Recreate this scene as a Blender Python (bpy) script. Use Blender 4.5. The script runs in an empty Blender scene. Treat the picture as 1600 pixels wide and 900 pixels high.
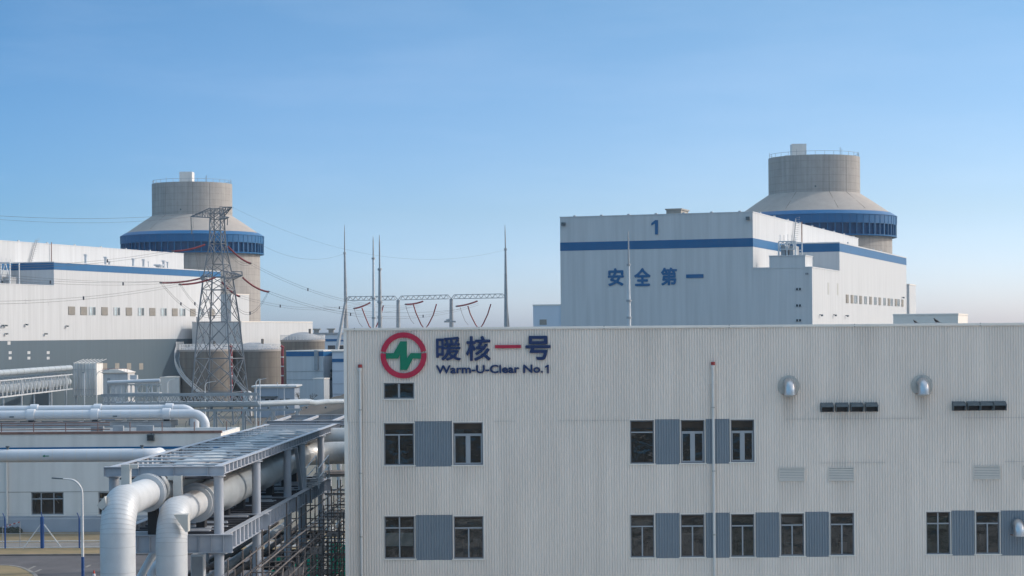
import bpy, math, random
from mathutils import Vector, Matrix
R = math.radians
sc = bpy.context.scene
C = sc.collection
rnd = random.Random(7)

# ------------------------------------------------------------ camera, sky, sun, exposure
F, CX, HZ, ROLL, YAW, CAMZ = 3100.0, 800.0, 520.0, 0.008, math.atan(54 / 3100.0), 18.0
fwd = Vector((-math.sin(YAW), math.cos(YAW), 0)); rgt = Vector((math.cos(YAW), math.sin(YAW), 0)); up = Vector((0, 0, 1))
rx = rgt * math.cos(ROLL) - up * math.sin(ROLL); ux = rgt * math.sin(ROLL) + up * math.cos(ROLL)
cd = bpy.data.cameras.new('camera'); cam = bpy.data.objects.new('camera', cd); C.objects.link(cam)
M = Matrix((rx, ux, -fwd)).transposed().to_4x4(); M.translation = Vector((0, 0, CAMZ)); cam.matrix_world = M
cd.sensor_width = 36; cd.lens = F / 1600 * 36; cd.shift_y = (HZ - 450) / 1600; cd.clip_start = 1; cd.clip_end = 20000
sc.camera = cam
SUN_AZ, SUN_EL = 73, 33
SKY_TINT_FILL = ((.70, .84, 1.33, 1), (.55, .67, .86, 1), (.43, .64, .78, 1), (4.0, 3.3, 2.35, 1))   # horizon, low, mid, zenith; zenith brightened above the view as added fill light
w = bpy.data.worlds.new('World'); sc.world = w; w.use_nodes = True
wn, wl = w.node_tree.nodes, w.node_tree.links
bg = wn['Background']; sky = wn.new('ShaderNodeTexSky'); sky.sky_type = 'NISHITA'; sky.sun_disc = False
sky.sun_elevation = R(SUN_EL); sky.sun_rotation = R(SUN_AZ); sky.air_density = 1.0; sky.dust_density = 1.0; sky.ozone_density = 1.6; sky.altitude = 0
tcw = wn.new('ShaderNodeTexCoord'); mpw = wn.new('ShaderNodeMapping'); mpw.inputs['Scale'].default_value = (1, 1, 1.5)
wl.new(tcw.outputs['Generated'], mpw.inputs['Vector']); wl.new(mpw.outputs[0], sky.inputs['Vector'])
# thin high cloud wisps near the horizon, by direction
mc = wn.new('ShaderNodeMapping'); mc.inputs['Scale'].default_value = (5, 5, 26); wl.new(tcw.outputs['Generated'], mc.inputs['Vector'])
nz = wn.new('ShaderNodeTexNoise'); nz.inputs['Scale'].default_value = 1.0; nz.inputs['Detail'].default_value = 7; nz.inputs['Roughness'].default_value = .6
wl.new(mc.outputs[0], nz.inputs['Vector'])
cr = wn.new('ShaderNodeMapRange'); cr.inputs['From Min'].default_value = .46; cr.inputs['From Max'].default_value = .8; cr.inputs['To Max'].default_value = .05
wl.new(nz.outputs['Fac'], cr.inputs['Value'])
mixw = wn.new('ShaderNodeMix'); mixw.data_type = 'RGBA'; wl.new(cr.outputs[0], mixw.inputs['Factor'])
tint_fill = wn.new('ShaderNodeMix'); tint_fill.data_type = 'RGBA'; tint_fill.blend_type = 'MULTIPLY'; tint_fill.inputs['Factor'].default_value = 1
szw = wn.new('ShaderNodeSeparateXYZ'); wl.new(tcw.outputs['Generated'], szw.inputs[0])
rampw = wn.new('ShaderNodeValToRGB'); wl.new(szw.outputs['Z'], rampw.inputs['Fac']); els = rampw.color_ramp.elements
els[0].position = 0.0; els[0].color = SKY_TINT_FILL[0]; els[1].position = 1.0; els[1].color = SKY_TINT_FILL[3]
for ps, cl in ((.06, SKY_TINT_FILL[1]), (.17, SKY_TINT_FILL[2]), (.30, (2.9, 2.4, 1.75, 1))): e_ = els.new(ps); e_.color = cl  # last stop lies above the view and is raised for fill light
wl.new(rampw.outputs['Color'], tint_fill.inputs['B'])
wl.new(sky.outputs[0], tint_fill.inputs['A'])
# the sky is paler towards the sun and deeper away from it
dpw = wn.new('ShaderNodeVectorMath'); dpw.operation = 'DOT_PRODUCT'; wl.new(tcw.outputs['Generated'], dpw.inputs[0])
dpw.inputs[1].default_value = (math.sin(R(SUN_AZ)) * math.cos(R(SUN_EL)), math.cos(R(SUN_AZ)) * math.cos(R(SUN_EL)), math.sin(R(SUN_EL)))
gl_ = wn.new('ShaderNodeValToRGB'); wl.new(dpw.outputs['Value'], gl_.inputs['Fac']); ge = gl_.color_ramp.elements
ge[0].position = 0.0; ge[0].color = (.56, .80, .93, 1); ge[1].position = .42; ge[1].color = (1.15, 1.06, 1.0, 1); g2_ = ge.new(.2); g2_.color = (.93, .97, 1.0, 1)
tn2 = wn.new('ShaderNodeMix'); tn2.data_type = 'RGBA'; tn2.blend_type = 'MULTIPLY'; tn2.inputs['Factor'].default_value = 1
wl.new(tint_fill.outputs['Result'], tn2.inputs['A']); wl.new(gl_.outputs['Color'], tn2.inputs['B']); wl.new(tn2.outputs['Result'], mixw.inputs['A']); mixw.inputs['B'].default_value = (7.5, 7.7, 8.2, 1)
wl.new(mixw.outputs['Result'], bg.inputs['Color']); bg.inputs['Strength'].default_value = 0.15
sd = bpy.data.lights.new('sun', 'SUN'); sd.energy = 2.0; sd.angle = R(0.6); sd.color = (1, .955, .89)
so = bpy.data.objects.new('sun', sd); C.objects.link(so)
S = Vector((math.sin(R(SUN_AZ)) * math.cos(R(SUN_EL)), math.cos(R(SUN_AZ)) * math.cos(R(SUN_EL)), math.sin(R(SUN_EL))))
so.rotation_euler = S.to_track_quat('Z', 'Y').to_euler(); so.location = S * 300
sc.view_settings.view_transform = 'Standard'; sc.view_settings.look = 'None'; sc.view_settings.exposure = 0.35; sc.view_settings.gamma = 1
sc.cycles.max_bounces = 6; sc.cycles.diffuse_bounces = 3; sc.cycles.transparent_max_bounces = 16; sc.cycles.use_denoising = True
sc.cycles.volume_bounces = 0

# ------------------------------------------------------------ rays through the photograph's pixels (used to measure places)
def ray(px, py):
    u, v = px - CX, HZ - py
    return (rx * u + ux * v + fwd * F)
O0 = Vector((0, 0, CAMZ))
def U(px, py, Y):
    d = ray(px, py); return O0 + d * (Y / d.y)
def G(px, py, z=0.0):
    d = ray(px, py); return O0 + d * ((z - CAMZ) / d.z)
def ppm(Y): return F / Y

# ------------------------------------------------------------ materials
def mat(name, col, rough=.6, metal=0.0, var=.12, scale=(1, 1, 1), detail=4, bump=0.0, bscale=None, col2=None, spec=.4, lift=None, streak=0.0, emis=None):
    m = bpy.data.materials.new(name); m.use_nodes = True
    n, l = m.node_tree.nodes, m.node_tree.links; b = n['Principled BSDF']
    b.inputs['Roughness'].default_value = rough; b.inputs['Metallic'].default_value = metal; b.inputs['Specular IOR Level'].default_value = spec
    tc = n.new('ShaderNodeTexCoord'); mp = n.new('ShaderNodeMapping'); mp.inputs['Scale'].default_value = scale
    l.new(tc.outputs['Object'], mp.inputs['Vector'])
    t = n.new('ShaderNodeTexNoise'); t.inputs['Scale'].default_value = 1; t.inputs['Detail'].default_value = detail; t.inputs['Roughness'].default_value = .6
    l.new(mp.outputs[0], t.inputs['Vector'])
    mr = n.new('ShaderNodeMapRange'); mr.inputs['From Min'].default_value = .3; mr.inputs['From Max'].default_value = .7
    l.new(t.outputs['Fac'], mr.inputs['Value'])
    mx = n.new('ShaderNodeMix'); mx.data_type = 'RGBA'; l.new(mr.outputs[0], mx.inputs['Factor'])
    c2 = col2 or tuple(c * (1 + var) for c in col)
    c1 = col if col2 else tuple(c * (1 - var) for c in col)
    mx.inputs['A'].default_value = (*c1, 1); mx.inputs['B'].default_value = (*c2, 1)
    out = mx.outputs['Result']
    if streak:
        m2 = n.new('ShaderNodeMapping'); m2.inputs['Scale'].default_value = (1.3, 1.3, .06); l.new(tc.outputs['Object'], m2.inputs['Vector'])
        t2 = n.new('ShaderNodeTexNoise'); t2.inputs['Scale'].default_value = 1; t2.inputs['Detail'].default_value = 5; l.new(m2.outputs[0], t2.inputs['Vector'])
        r2 = n.new('ShaderNodeMapRange'); r2.inputs['From Min'].default_value = .35; r2.inputs['From Max'].default_value = .7; r2.inputs['To Min'].default_value = 1; r2.inputs['To Max'].default_value = 1 - streak
        l.new(t2.outputs['Fac'], r2.inputs['Value'])
        m3 = n.new('ShaderNodeMix'); m3.data_type = 'RGBA'; m3.blend_type = 'MULTIPLY'; m3.inputs['Factor'].default_value = 1
        l.new(out, m3.inputs['A']); l.new(r2.outputs[0], m3.inputs['B']); out = m3.outputs['Result']
    if lift:  # horizontal joints every `lift` metres
        sx = n.new('ShaderNodeSeparateXYZ'); l.new(tc.outputs['Object'], sx.inputs[0])
        md = n.new('ShaderNodeMath'); md.operation = 'MODULO'; md.inputs[1].default_value = lift; l.new(sx.outputs['Z'], md.inputs[0])
        lt = n.new('ShaderNodeMath'); lt.operation = 'LESS_THAN'; lt.inputs[1].default_value = .09 * lift; l.new(md.outputs[0], lt.inputs[0])
        ml = n.new('ShaderNodeMath'); ml.operation = 'MULTIPLY_ADD'; ml.inputs[1].default_value = -.13; ml.inputs[2].default_value = 1; l.new(lt.outputs[0], ml.inputs[0])
        m3 = n.new('ShaderNodeMix'); m3.data_type = 'RGBA'; m3.blend_type = 'MULTIPLY'; m3.inputs['Factor'].default_value = 1
        l.new(out, m3.inputs['A']); l.new(ml.outputs[0], m3.inputs['B']); out = m3.outputs['Result']
    l.new(out, b.inputs['Base Color'])
    if bump:
        bp = n.new('ShaderNodeBump'); bp.inputs['Strength'].default_value = bump; bp.inputs['Distance'].default_value = .05
        if bscale:
            m4 = n.new('ShaderNodeMapping'); m4.inputs['Scale'].default_value = bscale; l.new(tc.outputs['Object'], m4.inputs['Vector'])
            t4 = n.new('ShaderNodeTexNoise'); t4.inputs['Scale'].default_value = 1; l.new(m4.outputs[0], t4.inputs['Vector']); l.new(t4.outputs['Fac'], bp.inputs['Height'])
        else: l.new(t.outputs['Fac'], bp.inputs['Height'])
        l.new(bp.outputs[0], b.inputs['Normal'])
    return m
def glass(name, tcol=(.72, .72, .72), rough=.03):
    m = bpy.data.materials.new(name); m.use_nodes = True; n, l = m.node_tree.nodes, m.node_tree.links
    n.remove(n['Principled BSDF']); o = n['Material Output']
    tr = n.new('ShaderNodeBsdfTransparent'); tr.inputs[0].default_value = (*tcol, 1)
    gl = n.new('ShaderNodeBsdfGlossy'); gl.inputs['Roughness'].default_value = rough; gl.inputs['Color'].default_value = (.8, .85, .9, 1)
    fr = n.new('ShaderNodeFresnel'); fr.inputs[0].default_value = 1.62
    tc = n.new('ShaderNodeTexCoord'); t = n.new('ShaderNodeTexNoise'); t.inputs['Scale'].default_value = 1.3; l.new(tc.outputs['Object'], t.inputs['Vector'])
    bp = n.new('ShaderNodeBump'); bp.inputs['Strength'].default_value = .8; bp.inputs['Distance'].default_value = .06; t.inputs['Detail'].default_value = 4; l.new(t.outputs['Fac'], bp.inputs['Height']); l.new(bp.outputs[0], gl.inputs['Normal'])
    mx = n.new('ShaderNodeMixShader'); l.new(fr.outputs[0], mx.inputs[0]); l.new(tr.outputs[0], mx.inputs[1]); l.new(gl.outputs[0], mx.inputs[2]); l.new(mx.outputs[0], o.inputs[0])
    return m
m_clad = mat('front_cladding', (.80, .718, .645), .55, 0, .06, (.35, .35, .12), 6, streak=.09, bump=.5, bscale=(1.1, 1.1, .7))
m_cladblue = mat('blue_grey_cladding', (.21, .248, .285), .5, 0, .06, (.5, .5, .3))
m_trim = mat('trim', (.74, .69, .63), .5, 0, .05)
m_frame = mat('window_frame', (.19, .20, .22), .45, 0, .06)
m_frame2 = mat('window_frame_pale', (.30, .32, .345), .45, 0, .06)
m_int = mat('room_interior', (.045, .034, .026), .9, 0, .5, (.8, .8, .8))
m_blind = mat('window_blind', (.62, .68, .64), .8, 0, .05)
m_curt = mat('curtain_cloth', (.20, .18, .15), .9, 0, .2, (3, 3, .5))
m_glass = glass('window_glass'); m_glass2 = glass('tinted_window_glass', (.45, .55, .52), .06)
m_dglass = mat('dark_glass', (.03, .04, .05), .12, 0, .5, (2, 2, 2), spec=.4)
m_red = mat('sign_red', (.42, .016, .05), .45, 0, .04)
m_green = mat('sign_green', (.0, .17, .09), .45, 0, .04)
m_navy = mat('sign_navy', (.008, .026, .10), .45, 0, .04)
m_pvc = mat('white_plastic_pipe', (.62, .60, .57), .4, 0, .05)
m_capred = mat('red_cap', (.30, .03, .03), .5, 0, .1)
m_steel = mat('stainless_steel', (.55, .56, .58), .32, .9, .1, (3, 3, 3))
m_flange = mat('flange_plate', (.42, .41, .38), .5, .1, .12, (6, 6, 6))
m_darkmetal = mat('dark_painted_metal', (.09, .115, .13), .5, .1, .2, (4, 4, 4))
m_black = mat('black_rubber', (.02, .02, .022), .6, 0, .2)
m_louver = mat('louver_metal', (.62, .57, .51), .45, .2, .05)
m_conc = mat('shield_concrete', (.35, .33, .31), .85, 0, .07, (.5, .5, .5), 6, streak=.2, lift=2.0, bump=.2)
m_concroof = mat('roof_concrete', (.34, .31, .285), .85, 0, .07, (.4, .4, .4), 6, bump=.2)
m_tank = mat('tank_concrete', (.20, .178, .155), .85, 0, .12, (.5, .5, .15), 6, streak=.32, lift=2.4)
m_blue = mat('blue_cladding', (.0, .098, .25), .5, 0, .07, (.4, .4, .08))
m_bluedk = mat('blue_inlet_louver', (.001, .05, .14), .6, 0, .25, (.5, .5, .3))
m_bluerib = mat('blue_inlet_frame', (.004, .10, .235), .5, 0, .1, (.5, .5, .3))
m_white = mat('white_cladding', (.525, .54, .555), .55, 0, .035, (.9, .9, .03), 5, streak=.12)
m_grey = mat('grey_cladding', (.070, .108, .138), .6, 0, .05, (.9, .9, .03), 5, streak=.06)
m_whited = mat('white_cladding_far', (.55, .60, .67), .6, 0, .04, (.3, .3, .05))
m_louvbr = mat('tan_louver', (.26, .245, .22), .7, 0, .08)
m_pane = mat('pale_window_pane', (.42, .50, .53), .25, 0, .2, (1, 1, 1))
m_gal = mat('galvanised_steel', (.30, .32, .34), .5, .3, .15, (.8, .8, .8))
m_gal2 = mat('pale_painted_steel', (.50, .53, .56), .5, .1, .1, (.8, .8, .8))
m_pyl = mat('pylon_steel', (.20, .21, .225), .55, .3, .25, (.4, .4, .4))
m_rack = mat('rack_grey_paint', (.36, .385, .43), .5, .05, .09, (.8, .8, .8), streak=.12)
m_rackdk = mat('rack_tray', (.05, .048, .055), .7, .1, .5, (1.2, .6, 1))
m_pipe = mat('silver_pipe_jacket', (.47, .49, .51), .48, .12, .07, (1.5, 1.5, 1.5), bump=.15)
m_pipew = mat('white_pipe_paint', (.52, .555, .60), .45, 0, .05, (.7, .7, .7))
m_pipe2 = mat('dull_pipe_jacket', (.36, .385, .40), .34, .25, .12, (1.2, 1.2, 1.2), bump=.35)
m_pipeb = mat('blue_grey_pipe_paint', (.33, .38, .42), .5, 0, .06, (.7, .7, .7))
m_netg = mat('ground_netting', (.12, .16, .14), .95, 0, .3, (.35, .12, 1), 8, col2=(.17, .145, .125), bump=.6, bscale=(.6, .3, 1))
m_seam = mat('jacket_seam', (.36, .375, .39), .6, .1, .1)
m_beige = mat('beige_steel_plate', (.44, .44, .42), .5, .1, .06, (2, 2, 2))
m_scaf = mat('scaffold_tube', (.12, .105, .10), .6, .3, .4, (2, 2, 2))
m_plank = mat('scaffold_board', (.16, .14, .13), .8, 0, .3, (2, 2, 2))
m_net = mat('green_netting', (.0, .30, .20), .8, 0, .3, (1.5, 1.5, 1.5), bump=.5)
m_ins = mat('insulator_red', (.22, .03, .035), .4, 0, .2, (1, 1, 1))
m_wire = mat('power_wire', (.10, .10, .11), .5, .4, .1)
m_bounce_yard = mat('bounce_yard_concrete', (.50, .47, .43), .9, 0, .12, (.3, .3, .3), 6)  # pale colour of the unseen paving that bounces light
m_asph = mat('asphalt', (.085, .08, .085), .9, 0, .25, (.35, .35, .35), 8, bump=.2)
m_grass = mat('dry_grass', (.26, .19, .105), .95, 0, .3, (.6, .6, .6), 8, col2=(.17, .14, .075), bump=.5)
m_path = mat('gravel_path', (.20, .19, .18), .95, 0, .15, (.8, .8, .8), 8)
m_kerb = mat('kerb_stone', (.20, .17, .15), .9, 0, .15, (2, 2, 2))
m_wpaint = mat('white_paint', (.62, .62, .62), .6, 0, .1, (2, 2, 2))
m_ground = mat('ground_earth', (.17, .14, .115), .95, 0, .3, (.05, .05, .05), 9, col2=(.125, .135, .115), bump=.4, bscale=(.5, .5, .5))
m_bank = mat('bank_earth', (.15, .12, .10), .95, 0, .3, (.35, .12, .3), 9, col2=(.10, .092, .075), bump=.6, bscale=(.8, .8, .8))
m_wall = mat('rendered_wall', (.66, .65, .63), .8, 0, .05, (.6, .6, .25), 6, streak=.10)
m_wallbl = mat('blue_grey_plinth', (.33, .37, .43), .8, 0, .06, (.6, .6, .6))
m_bluepost = mat('blue_post_paint', (.02, .07, .22), .5, 0, .1)
m_bush = mat('bush_leaves', (.045, .055, .03), .9, 0, .4, (3, 3, 3))
m_twig = mat('bare_twigs', (.10, .085, .07), .9, 0, .3)
m_rust = mat('rusty_coping', (.20, .12, .10), .8, 0, .3, (1, 1, 1))
m_orange = mat('cone_red', (.45, .05, .03), .5, 0, .1)
m_tarp = mat('grey_mesh_sheet', (.74, .74, .72), .85, 0, .12, (.9, .9, .2), 6, streak=.2)
m_roofgrey = mat('flat_roof_membrane', (.30, .31, .33), .9, 0, .15, (.2, .2, .2))
m_bird = mat('bird_feathers', (.03, .03, .035), .7, 0, .3, (20, 20, 20))
m_crimson = mat('crimson_paint', (.28, .03, .04), .5, 0, .1)

# dirt runs below the two exhaust hoods and rust freckles on the cladding
def stains(m, spots):
    n, l = m.node_tree.nodes, m.node_tree.links; b = n['Principled BSDF']; src = b.inputs['Base Color'].links[0].from_socket
    tc = n.new('ShaderNodeTexCoord'); sx = n.new('ShaderNodeSeparateXYZ'); l.new(tc.outputs['Object'], sx.inputs[0])
    mp = n.new('ShaderNodeMapping'); mp.inputs['Scale'].default_value = (9, 1, .5); l.new(tc.outputs['Object'], mp.inputs[0]); nz_ = n.new('ShaderNodeTexNoise'); nz_.inputs['Scale'].default_value = 1; l.new(mp.outputs[0], nz_.inputs['Vector'])
    def mth(op, a, b_=None, c_=None):
        q = n.new('ShaderNodeMath'); q.operation = op; q.use_clamp = op in ('MULTIPLY', 'SUBTRACT') and False
        for i, v in enumerate((a, b_, c_)):
            if v is None: continue
            if isinstance(v, (int, float)): q.inputs[i].default_value = v
            else: l.new(v, q.inputs[i])
        return q.outputs[0]
    tot = None
    for (x, z, w_, h_, k) in spots:
        dx = mth('DIVIDE', mth('ABSOLUTE', mth('SUBTRACT', sx.outputs['X'], x)), w_); fx = mth('MAXIMUM', mth('SUBTRACT', 1.0, dx), 0.0)
        dz = mth('DIVIDE', mth('SUBTRACT', z, sx.outputs['Z']), h_); up_ = mth('GREATER_THAN', dz, 0.0); fz = mth('MULTIPLY', mth('MAXIMUM', mth('SUBTRACT', 1.0, dz), 0.0), up_)
        f = mth('MULTIPLY', mth('MULTIPLY', mth('MULTIPLY', fx, fz), k), nz_.outputs['Fac']); tot = f if tot is None else mth('ADD', tot, f)
    mx = n.new('ShaderNodeMix'); mx.data_type = 'RGBA'; l.new(mth('MINIMUM', tot, .8), mx.inputs['Factor']); l.new(src, mx.inputs['A']); mx.inputs['B'].default_value = (.20, .15, .11, 1); l.new(mx.outputs['Result'], b.inputs['Base Color'])
sp_ = []
for px, py, w_, h_, k in ((1232, 618, .5, 1.8, .8), (1440, 617, .45, 1.3, .6), (1325, 645, 1.6, 1.4, .35), (1530, 644, 1.6, 1.2, .3), (563, 600, .3, 9, .25), (1113, 600, .35, 9, .3), (622, 730, 1.0, 1.6, .3), (731, 730, 1.0, 1.2, .25), (622, 626, .9, 1.3, .3), (1240, 755, .8, 1.4, .3), (1315, 754, .8, 1.1, .25), (1540, 751, .8, 1.2, .3), (720, 512, 1.2, 3, .2), (1000, 512, 2.0, 2.5, .2), (1350, 510, 1.6, 3, .2)):
    q = U(px, py, 97.0); sp_.append((q.x, q.z, w_, h_, k))
stains(m_clad, sp_)
# ------------------------------------------------------------ mesh builder
class MB:
    def __init__(s): s.v = []; s.f = []; s.smooth = []
    def add(s, vs, fs, sm=False):
        k = len(s.v); s.v += [tuple(x) for x in vs]
        for f in fs: s.f.append([i + k for i in f]); s.smooth.append(sm)
        return s
    def box(s, x0, x1, y0, y1, z0, z1):
        if x0 > x1: x0, x1 = x1, x0
        if y0 > y1: y0, y1 = y1, y0
        if z0 > z1: z0, z1 = z1, z0
        return s.add([(x0,y0,z0),(x1,y0,z0),(x1,y1,z0),(x0,y1,z0),(x0,y0,z1),(x1,y0,z1),(x1,y1,z1),(x0,y1,z1)],
              [(0,3,2,1),(4,5,6,7),(0,1,5,4),(1,2,6,5),(2,3,7,6),(3,0,4,7)])
    def quad(s, a, b, c, d): return s.add([a, b, c, d], [(0,1,2,3)])
    def bar(s, a, b, w, h=None, n=None):       # rectangular bar between two points
        a, b = Vector(a), Vector(b); h = h or w; d = (b - a)
        if d.length < 1e-6: return s
        d.normalize(); n = Vector(n) if n else (Vector((0,0,1)) if abs(d.z) < .95 else Vector((0,1,0)))
        sd_ = d.cross(n).normalized(); n2 = sd_.cross(d).normalized()
        vs = []
        for p in (a, b):
            for i, j in ((-1,-1),(1,-1),(1,1),(-1,1)): vs.append(p + sd_ * (w/2*i) + n2 * (h/2*j))
        return s.add(vs, [(0,1,2,3),(7,6,5,4),(0,4,5,1),(1,5,6,2),(2,6,7,3),(3,7,4,0)])
    def tube(s, pts, r, seg=8, cap=True, sm=True):
        pts = [Vector(p) for p in pts]; n = len(pts); rs = r if isinstance(r, (list, tuple)) else [r] * n
        T = []
        for i in range(n):
            t = (pts[min(i+1, n-1)] - pts[max(i-1, 0)]).normalized(); T.append(t)
        ref = Vector((0,0,1)) if abs(T[0].z) < .9 else Vector((0,1,0))
        nrm = T[0].cross(ref).normalized(); vs = []
        for i in range(n):
            nrm = (nrm - T[i] * nrm.dot(T[i])).normalized(); bn = T[i].cross(nrm)
            for k in range(seg):
                a = 2*math.pi*k/seg; vs.append(pts[i] + (nrm*math.cos(a) + bn*math.sin(a)) * rs[i])
        fs = []
        for i in range(n-1):
            for k in range(seg):
                k2 = (k+1) % seg; fs.append((i*seg+k, i*seg+k2, (i+1)*seg+k2, (i+1)*seg+k))
        s.add(vs, fs, sm)
        if cap:
            k = len(s.v) - len(vs); s.f.append([k + i for i in range(seg)][::-1]); s.smooth.append(False)
            s.f.append([k + (n-1)*seg + i for i in range(seg)]); s.smooth.append(False)
        return s
    def lathe(s, prof, seg=64, c=(0,0), a0=0, a1=2*math.pi, sm=True):   # prof: (r, z)
        full = abs(a1 - a0 - 2*math.pi) < 1e-6; m = seg if full else seg + 1; vs = []
        for r, z in prof:
            for k in range(m):
                a = a0 + (a1-a0)*k/seg; vs.append((c[0] + r*math.cos(a), c[1] + r*math.sin(a), z))
        fs = []
        for i in range(len(prof)-1):
            for k in range(seg):
                k2 = (k+1) % m; fs.append((i*m+k, i*m+k2, (i+1)*m+k2, (i+1)*m+k))
        return s.add(vs, fs, sm)
    def prism(s, poly, y0, y1):     # poly in (x, z), extruded along y
        n = len(poly); vs = [(x, y0, z) for x, z in poly] + [(x, y1, z) for x, z in poly]
        return s.add(vs, [tuple(range(n)), tuple(range(2*n-1, n-1, -1))] + [(i, i+n, (i+1)%n+n, (i+1)%n) for i in range(n)])
    def build(s, name, m, parent=None, loc=None, rz=None):
        me = bpy.data.meshes.new(name); me.from_pydata(s.v, [], s.f); me.update()
        me.polygons.foreach_set('use_smooth', s.smooth)
        if any(s.smooth):
            try: me.set_sharp_from_angle(angle=R(40))
            except Exception: pass
        o = bpy.data.objects.new(name, me); C.objects.link(o); me.materials.append(m)
        if parent: o.parent = parent
        if loc is not None: o.location = loc
        if rz is not None: o.rotation_euler = (0, 0, rz)
        return o
def tag(o, label=None, cat=None, group=None, kind=None):
    if label: o['label'] = label
    if cat: o['category'] = cat
    if group: o['group'] = group
    if kind: o['kind'] = kind
    return o
def empty(name, loc, label, cat, group=None, rz=0):
    o = bpy.data.objects.new(name, None); C.objects.link(o); o.location = loc; o.rotation_euler = (0, 0, rz); o.empty_display_size = .5
    return tag(o, label, cat, group)
def center(mb, name, m, label, cat, group=None):
    """one-mesh thing with its origin at its base centre"""
    xs = [v[0] for v in mb.v]; ys = [v[1] for v in mb.v]; zs = [v[2] for v in mb.v]
    o = Vector(((min(xs)+max(xs))/2, (min(ys)+max(ys))/2, min(zs)))
    mb.v = [tuple(Vector(v) - o) for v in mb.v]
    return tag(mb.build(name, m, None, o), label, cat, group)
class T:     # thing whose parts are given in world coordinates
    def __init__(s, name, loc, label, cat, group=None, rz=0):
        s.e = empty(name, loc, label, cat, group, rz); s.inv = (Matrix.Translation(Vector(loc)) @ Matrix.Rotation(rz, 4, 'Z')).inverted()
    def part(s, mb, name, m, parent=None, world=True, label=None):
        if world: mb.v = [tuple(s.inv @ Vector(v)) for v in mb.v]
        o = mb.build(name, m, parent or s.e)
        if label: o['label'] = label
        return o
def copy_tree(o, parent=None):
    c = o.copy(); C.objects.link(c)
    if parent: c.parent = parent
    for ch in [x for x in bpy.data.objects if x.parent == o]: copy_tree(ch, c)
    return c
def arc_pts(c, r, e1, e2, a0, a1, n):
    return [Vector(c) + (Vector(e1)*math.cos(a0+(a1-a0)*i/n) + Vector(e2)*math.sin(a0+(a1-a0)*i/n))*r for i in range(n+1)]
def sag(a, b, s, n=24):
    a, b = Vector(a), Vector(b); return [a.lerp(b, i/n) - Vector((0,0,s*4*(i/n)*(1-i/n))) for i in range(n+1)]
def text_mb(txt, x0, x1, z0, z1, y0, y1, bold=.03):
    c = bpy.data.curves.new('lettering', 'FONT'); c.body = txt; c.offset = 0; c.extrude = .5; c.resolution_u = 3
    o = bpy.data.objects.new('lettering', c); C.objects.link(o); bpy.context.view_layer.update()
    me = bpy.data.meshes.new_from_object(o.evaluated_get(bpy.context.evaluated_depsgraph_get()))
    vs = [v.co.copy() for v in me.vertices]; fs = [tuple(p.vertices) for p in me.polygons]
    bpy.data.objects.remove(o); bpy.data.curves.remove(c); bpy.data.meshes.remove(me)
    ax, bx = min(v.x for v in vs), max(v.x for v in vs); ay, by = min(v.y for v in vs), max(v.y for v in vs)
    mb = MB()
    hgt = z1 - z0; q = bold*hgt; X0, X1, Z0, Z1 = x0 + q, x1 - q, z0 + q, z1 - q
    if by - ay < .4*(bx - ax) and len(txt) == 1: Z0, Z1 = z0, z1; offs = [(0, 0)]
    else: offs = [(0, 0), (1, 0), (-1, 0), (0, 1), (0, -1), (.7, .7), (-.7, .7), (.7, -.7), (-.7, -.7)]
    for i, (ox, oz) in enumerate(offs):
        e = i*.0022
        mb.add([(X0 + ox*q + (v.x-ax)/(bx-ax)*(X1-X0), y0 + e + (.5 - v.z)*(y1-y0-2*e), Z0 + oz*q + (v.y-ay)/(by-ay)*(Z1-Z0)) for v in vs], fs)
    return mb

# ------------------------------------------------------------ ground, road, paths (structure)
def sheet(name, pts, m, z, th=None):
    mb = MB(); n = len(pts); P = [Vector((p[0], p[1], z)) for p in pts]
    ar = sum(P[i].x*P[(i+1)%n].y - P[(i+1)%n].x*P[i].y for i in range(n))
    if ar < 0: P = P[::-1]
    if th: mb.add(P + [p - Vector((0,0,th)) for p in P], [tuple(range(n))] + [(i, i+n, (i+1)%n+n, (i+1)%n) for i in range(n)])
    else: mb.add(P, [tuple(range(n))])
    return tag(mb.build(name, m), kind='structure')
N = 60; gb = MB()
sheet('ground', [(-6000, -800), (6000, -800), (6000, 12000), (-6000, 12000)], m_ground, 0)
YB = 182.0; rowY = lambda y: G(60, y).y
sheet('grass_verge', [(-75, rowY(848)), (-12, rowY(848)), (-12, YB - .3), (-75, YB - .3)], m_grass, .012)
sheet('path', [(-75, rowY(858)), (-12, rowY(858)), (-12, rowY(848)), (-75, rowY(848))], m_path, .008)
yk = rowY(868.5)
sheet('grass_strip', [(-75, yk + .25), (-12, yk + .25), (-12, rowY(858.0)), (-75, rowY(858.0))], m_grass, .10, .1)
tag(MB().box(-75, -12, yk, yk + .25, 0, .13).build('kerb', m_kerb), kind='structure')
sheet('bounce_yard', [(-11, 5), (70, 5), (70, 96.9), (-11, 96.9)], m_bounce_yard, .006)  # unseen pale paving, added to bounce light onto the front wall
sheet('road', [(-90, 60), (-20, 60), (-20, yk), (-90, yk)], m_asph, .004)
isl = [(-75, 60), (-75, G(0, 885.5).y)]
for x, y in ((0, 885.5), (14, 886), (26, 887.5), (36, 890), (43, 893), (50, 897), (55, 901), (58, 906), (60, 915)): g = G(x, y); isl.append((g.x, g.y))
isl.append((isl[-1][0] + .3, 60))
sheet('grass_island', isl, m_grass, .13, .13)
kb = MB(); kp = [Vector((p[0], p[1], .07)) for p in isl[1:]]
for a, b in zip(kp, kp[1:]): kb.bar(a + (b-a).normalized()*-.05, b, .3, .16)
tag(kb.build('kerb', m_path), kind='structure')
mk = MB()
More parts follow.
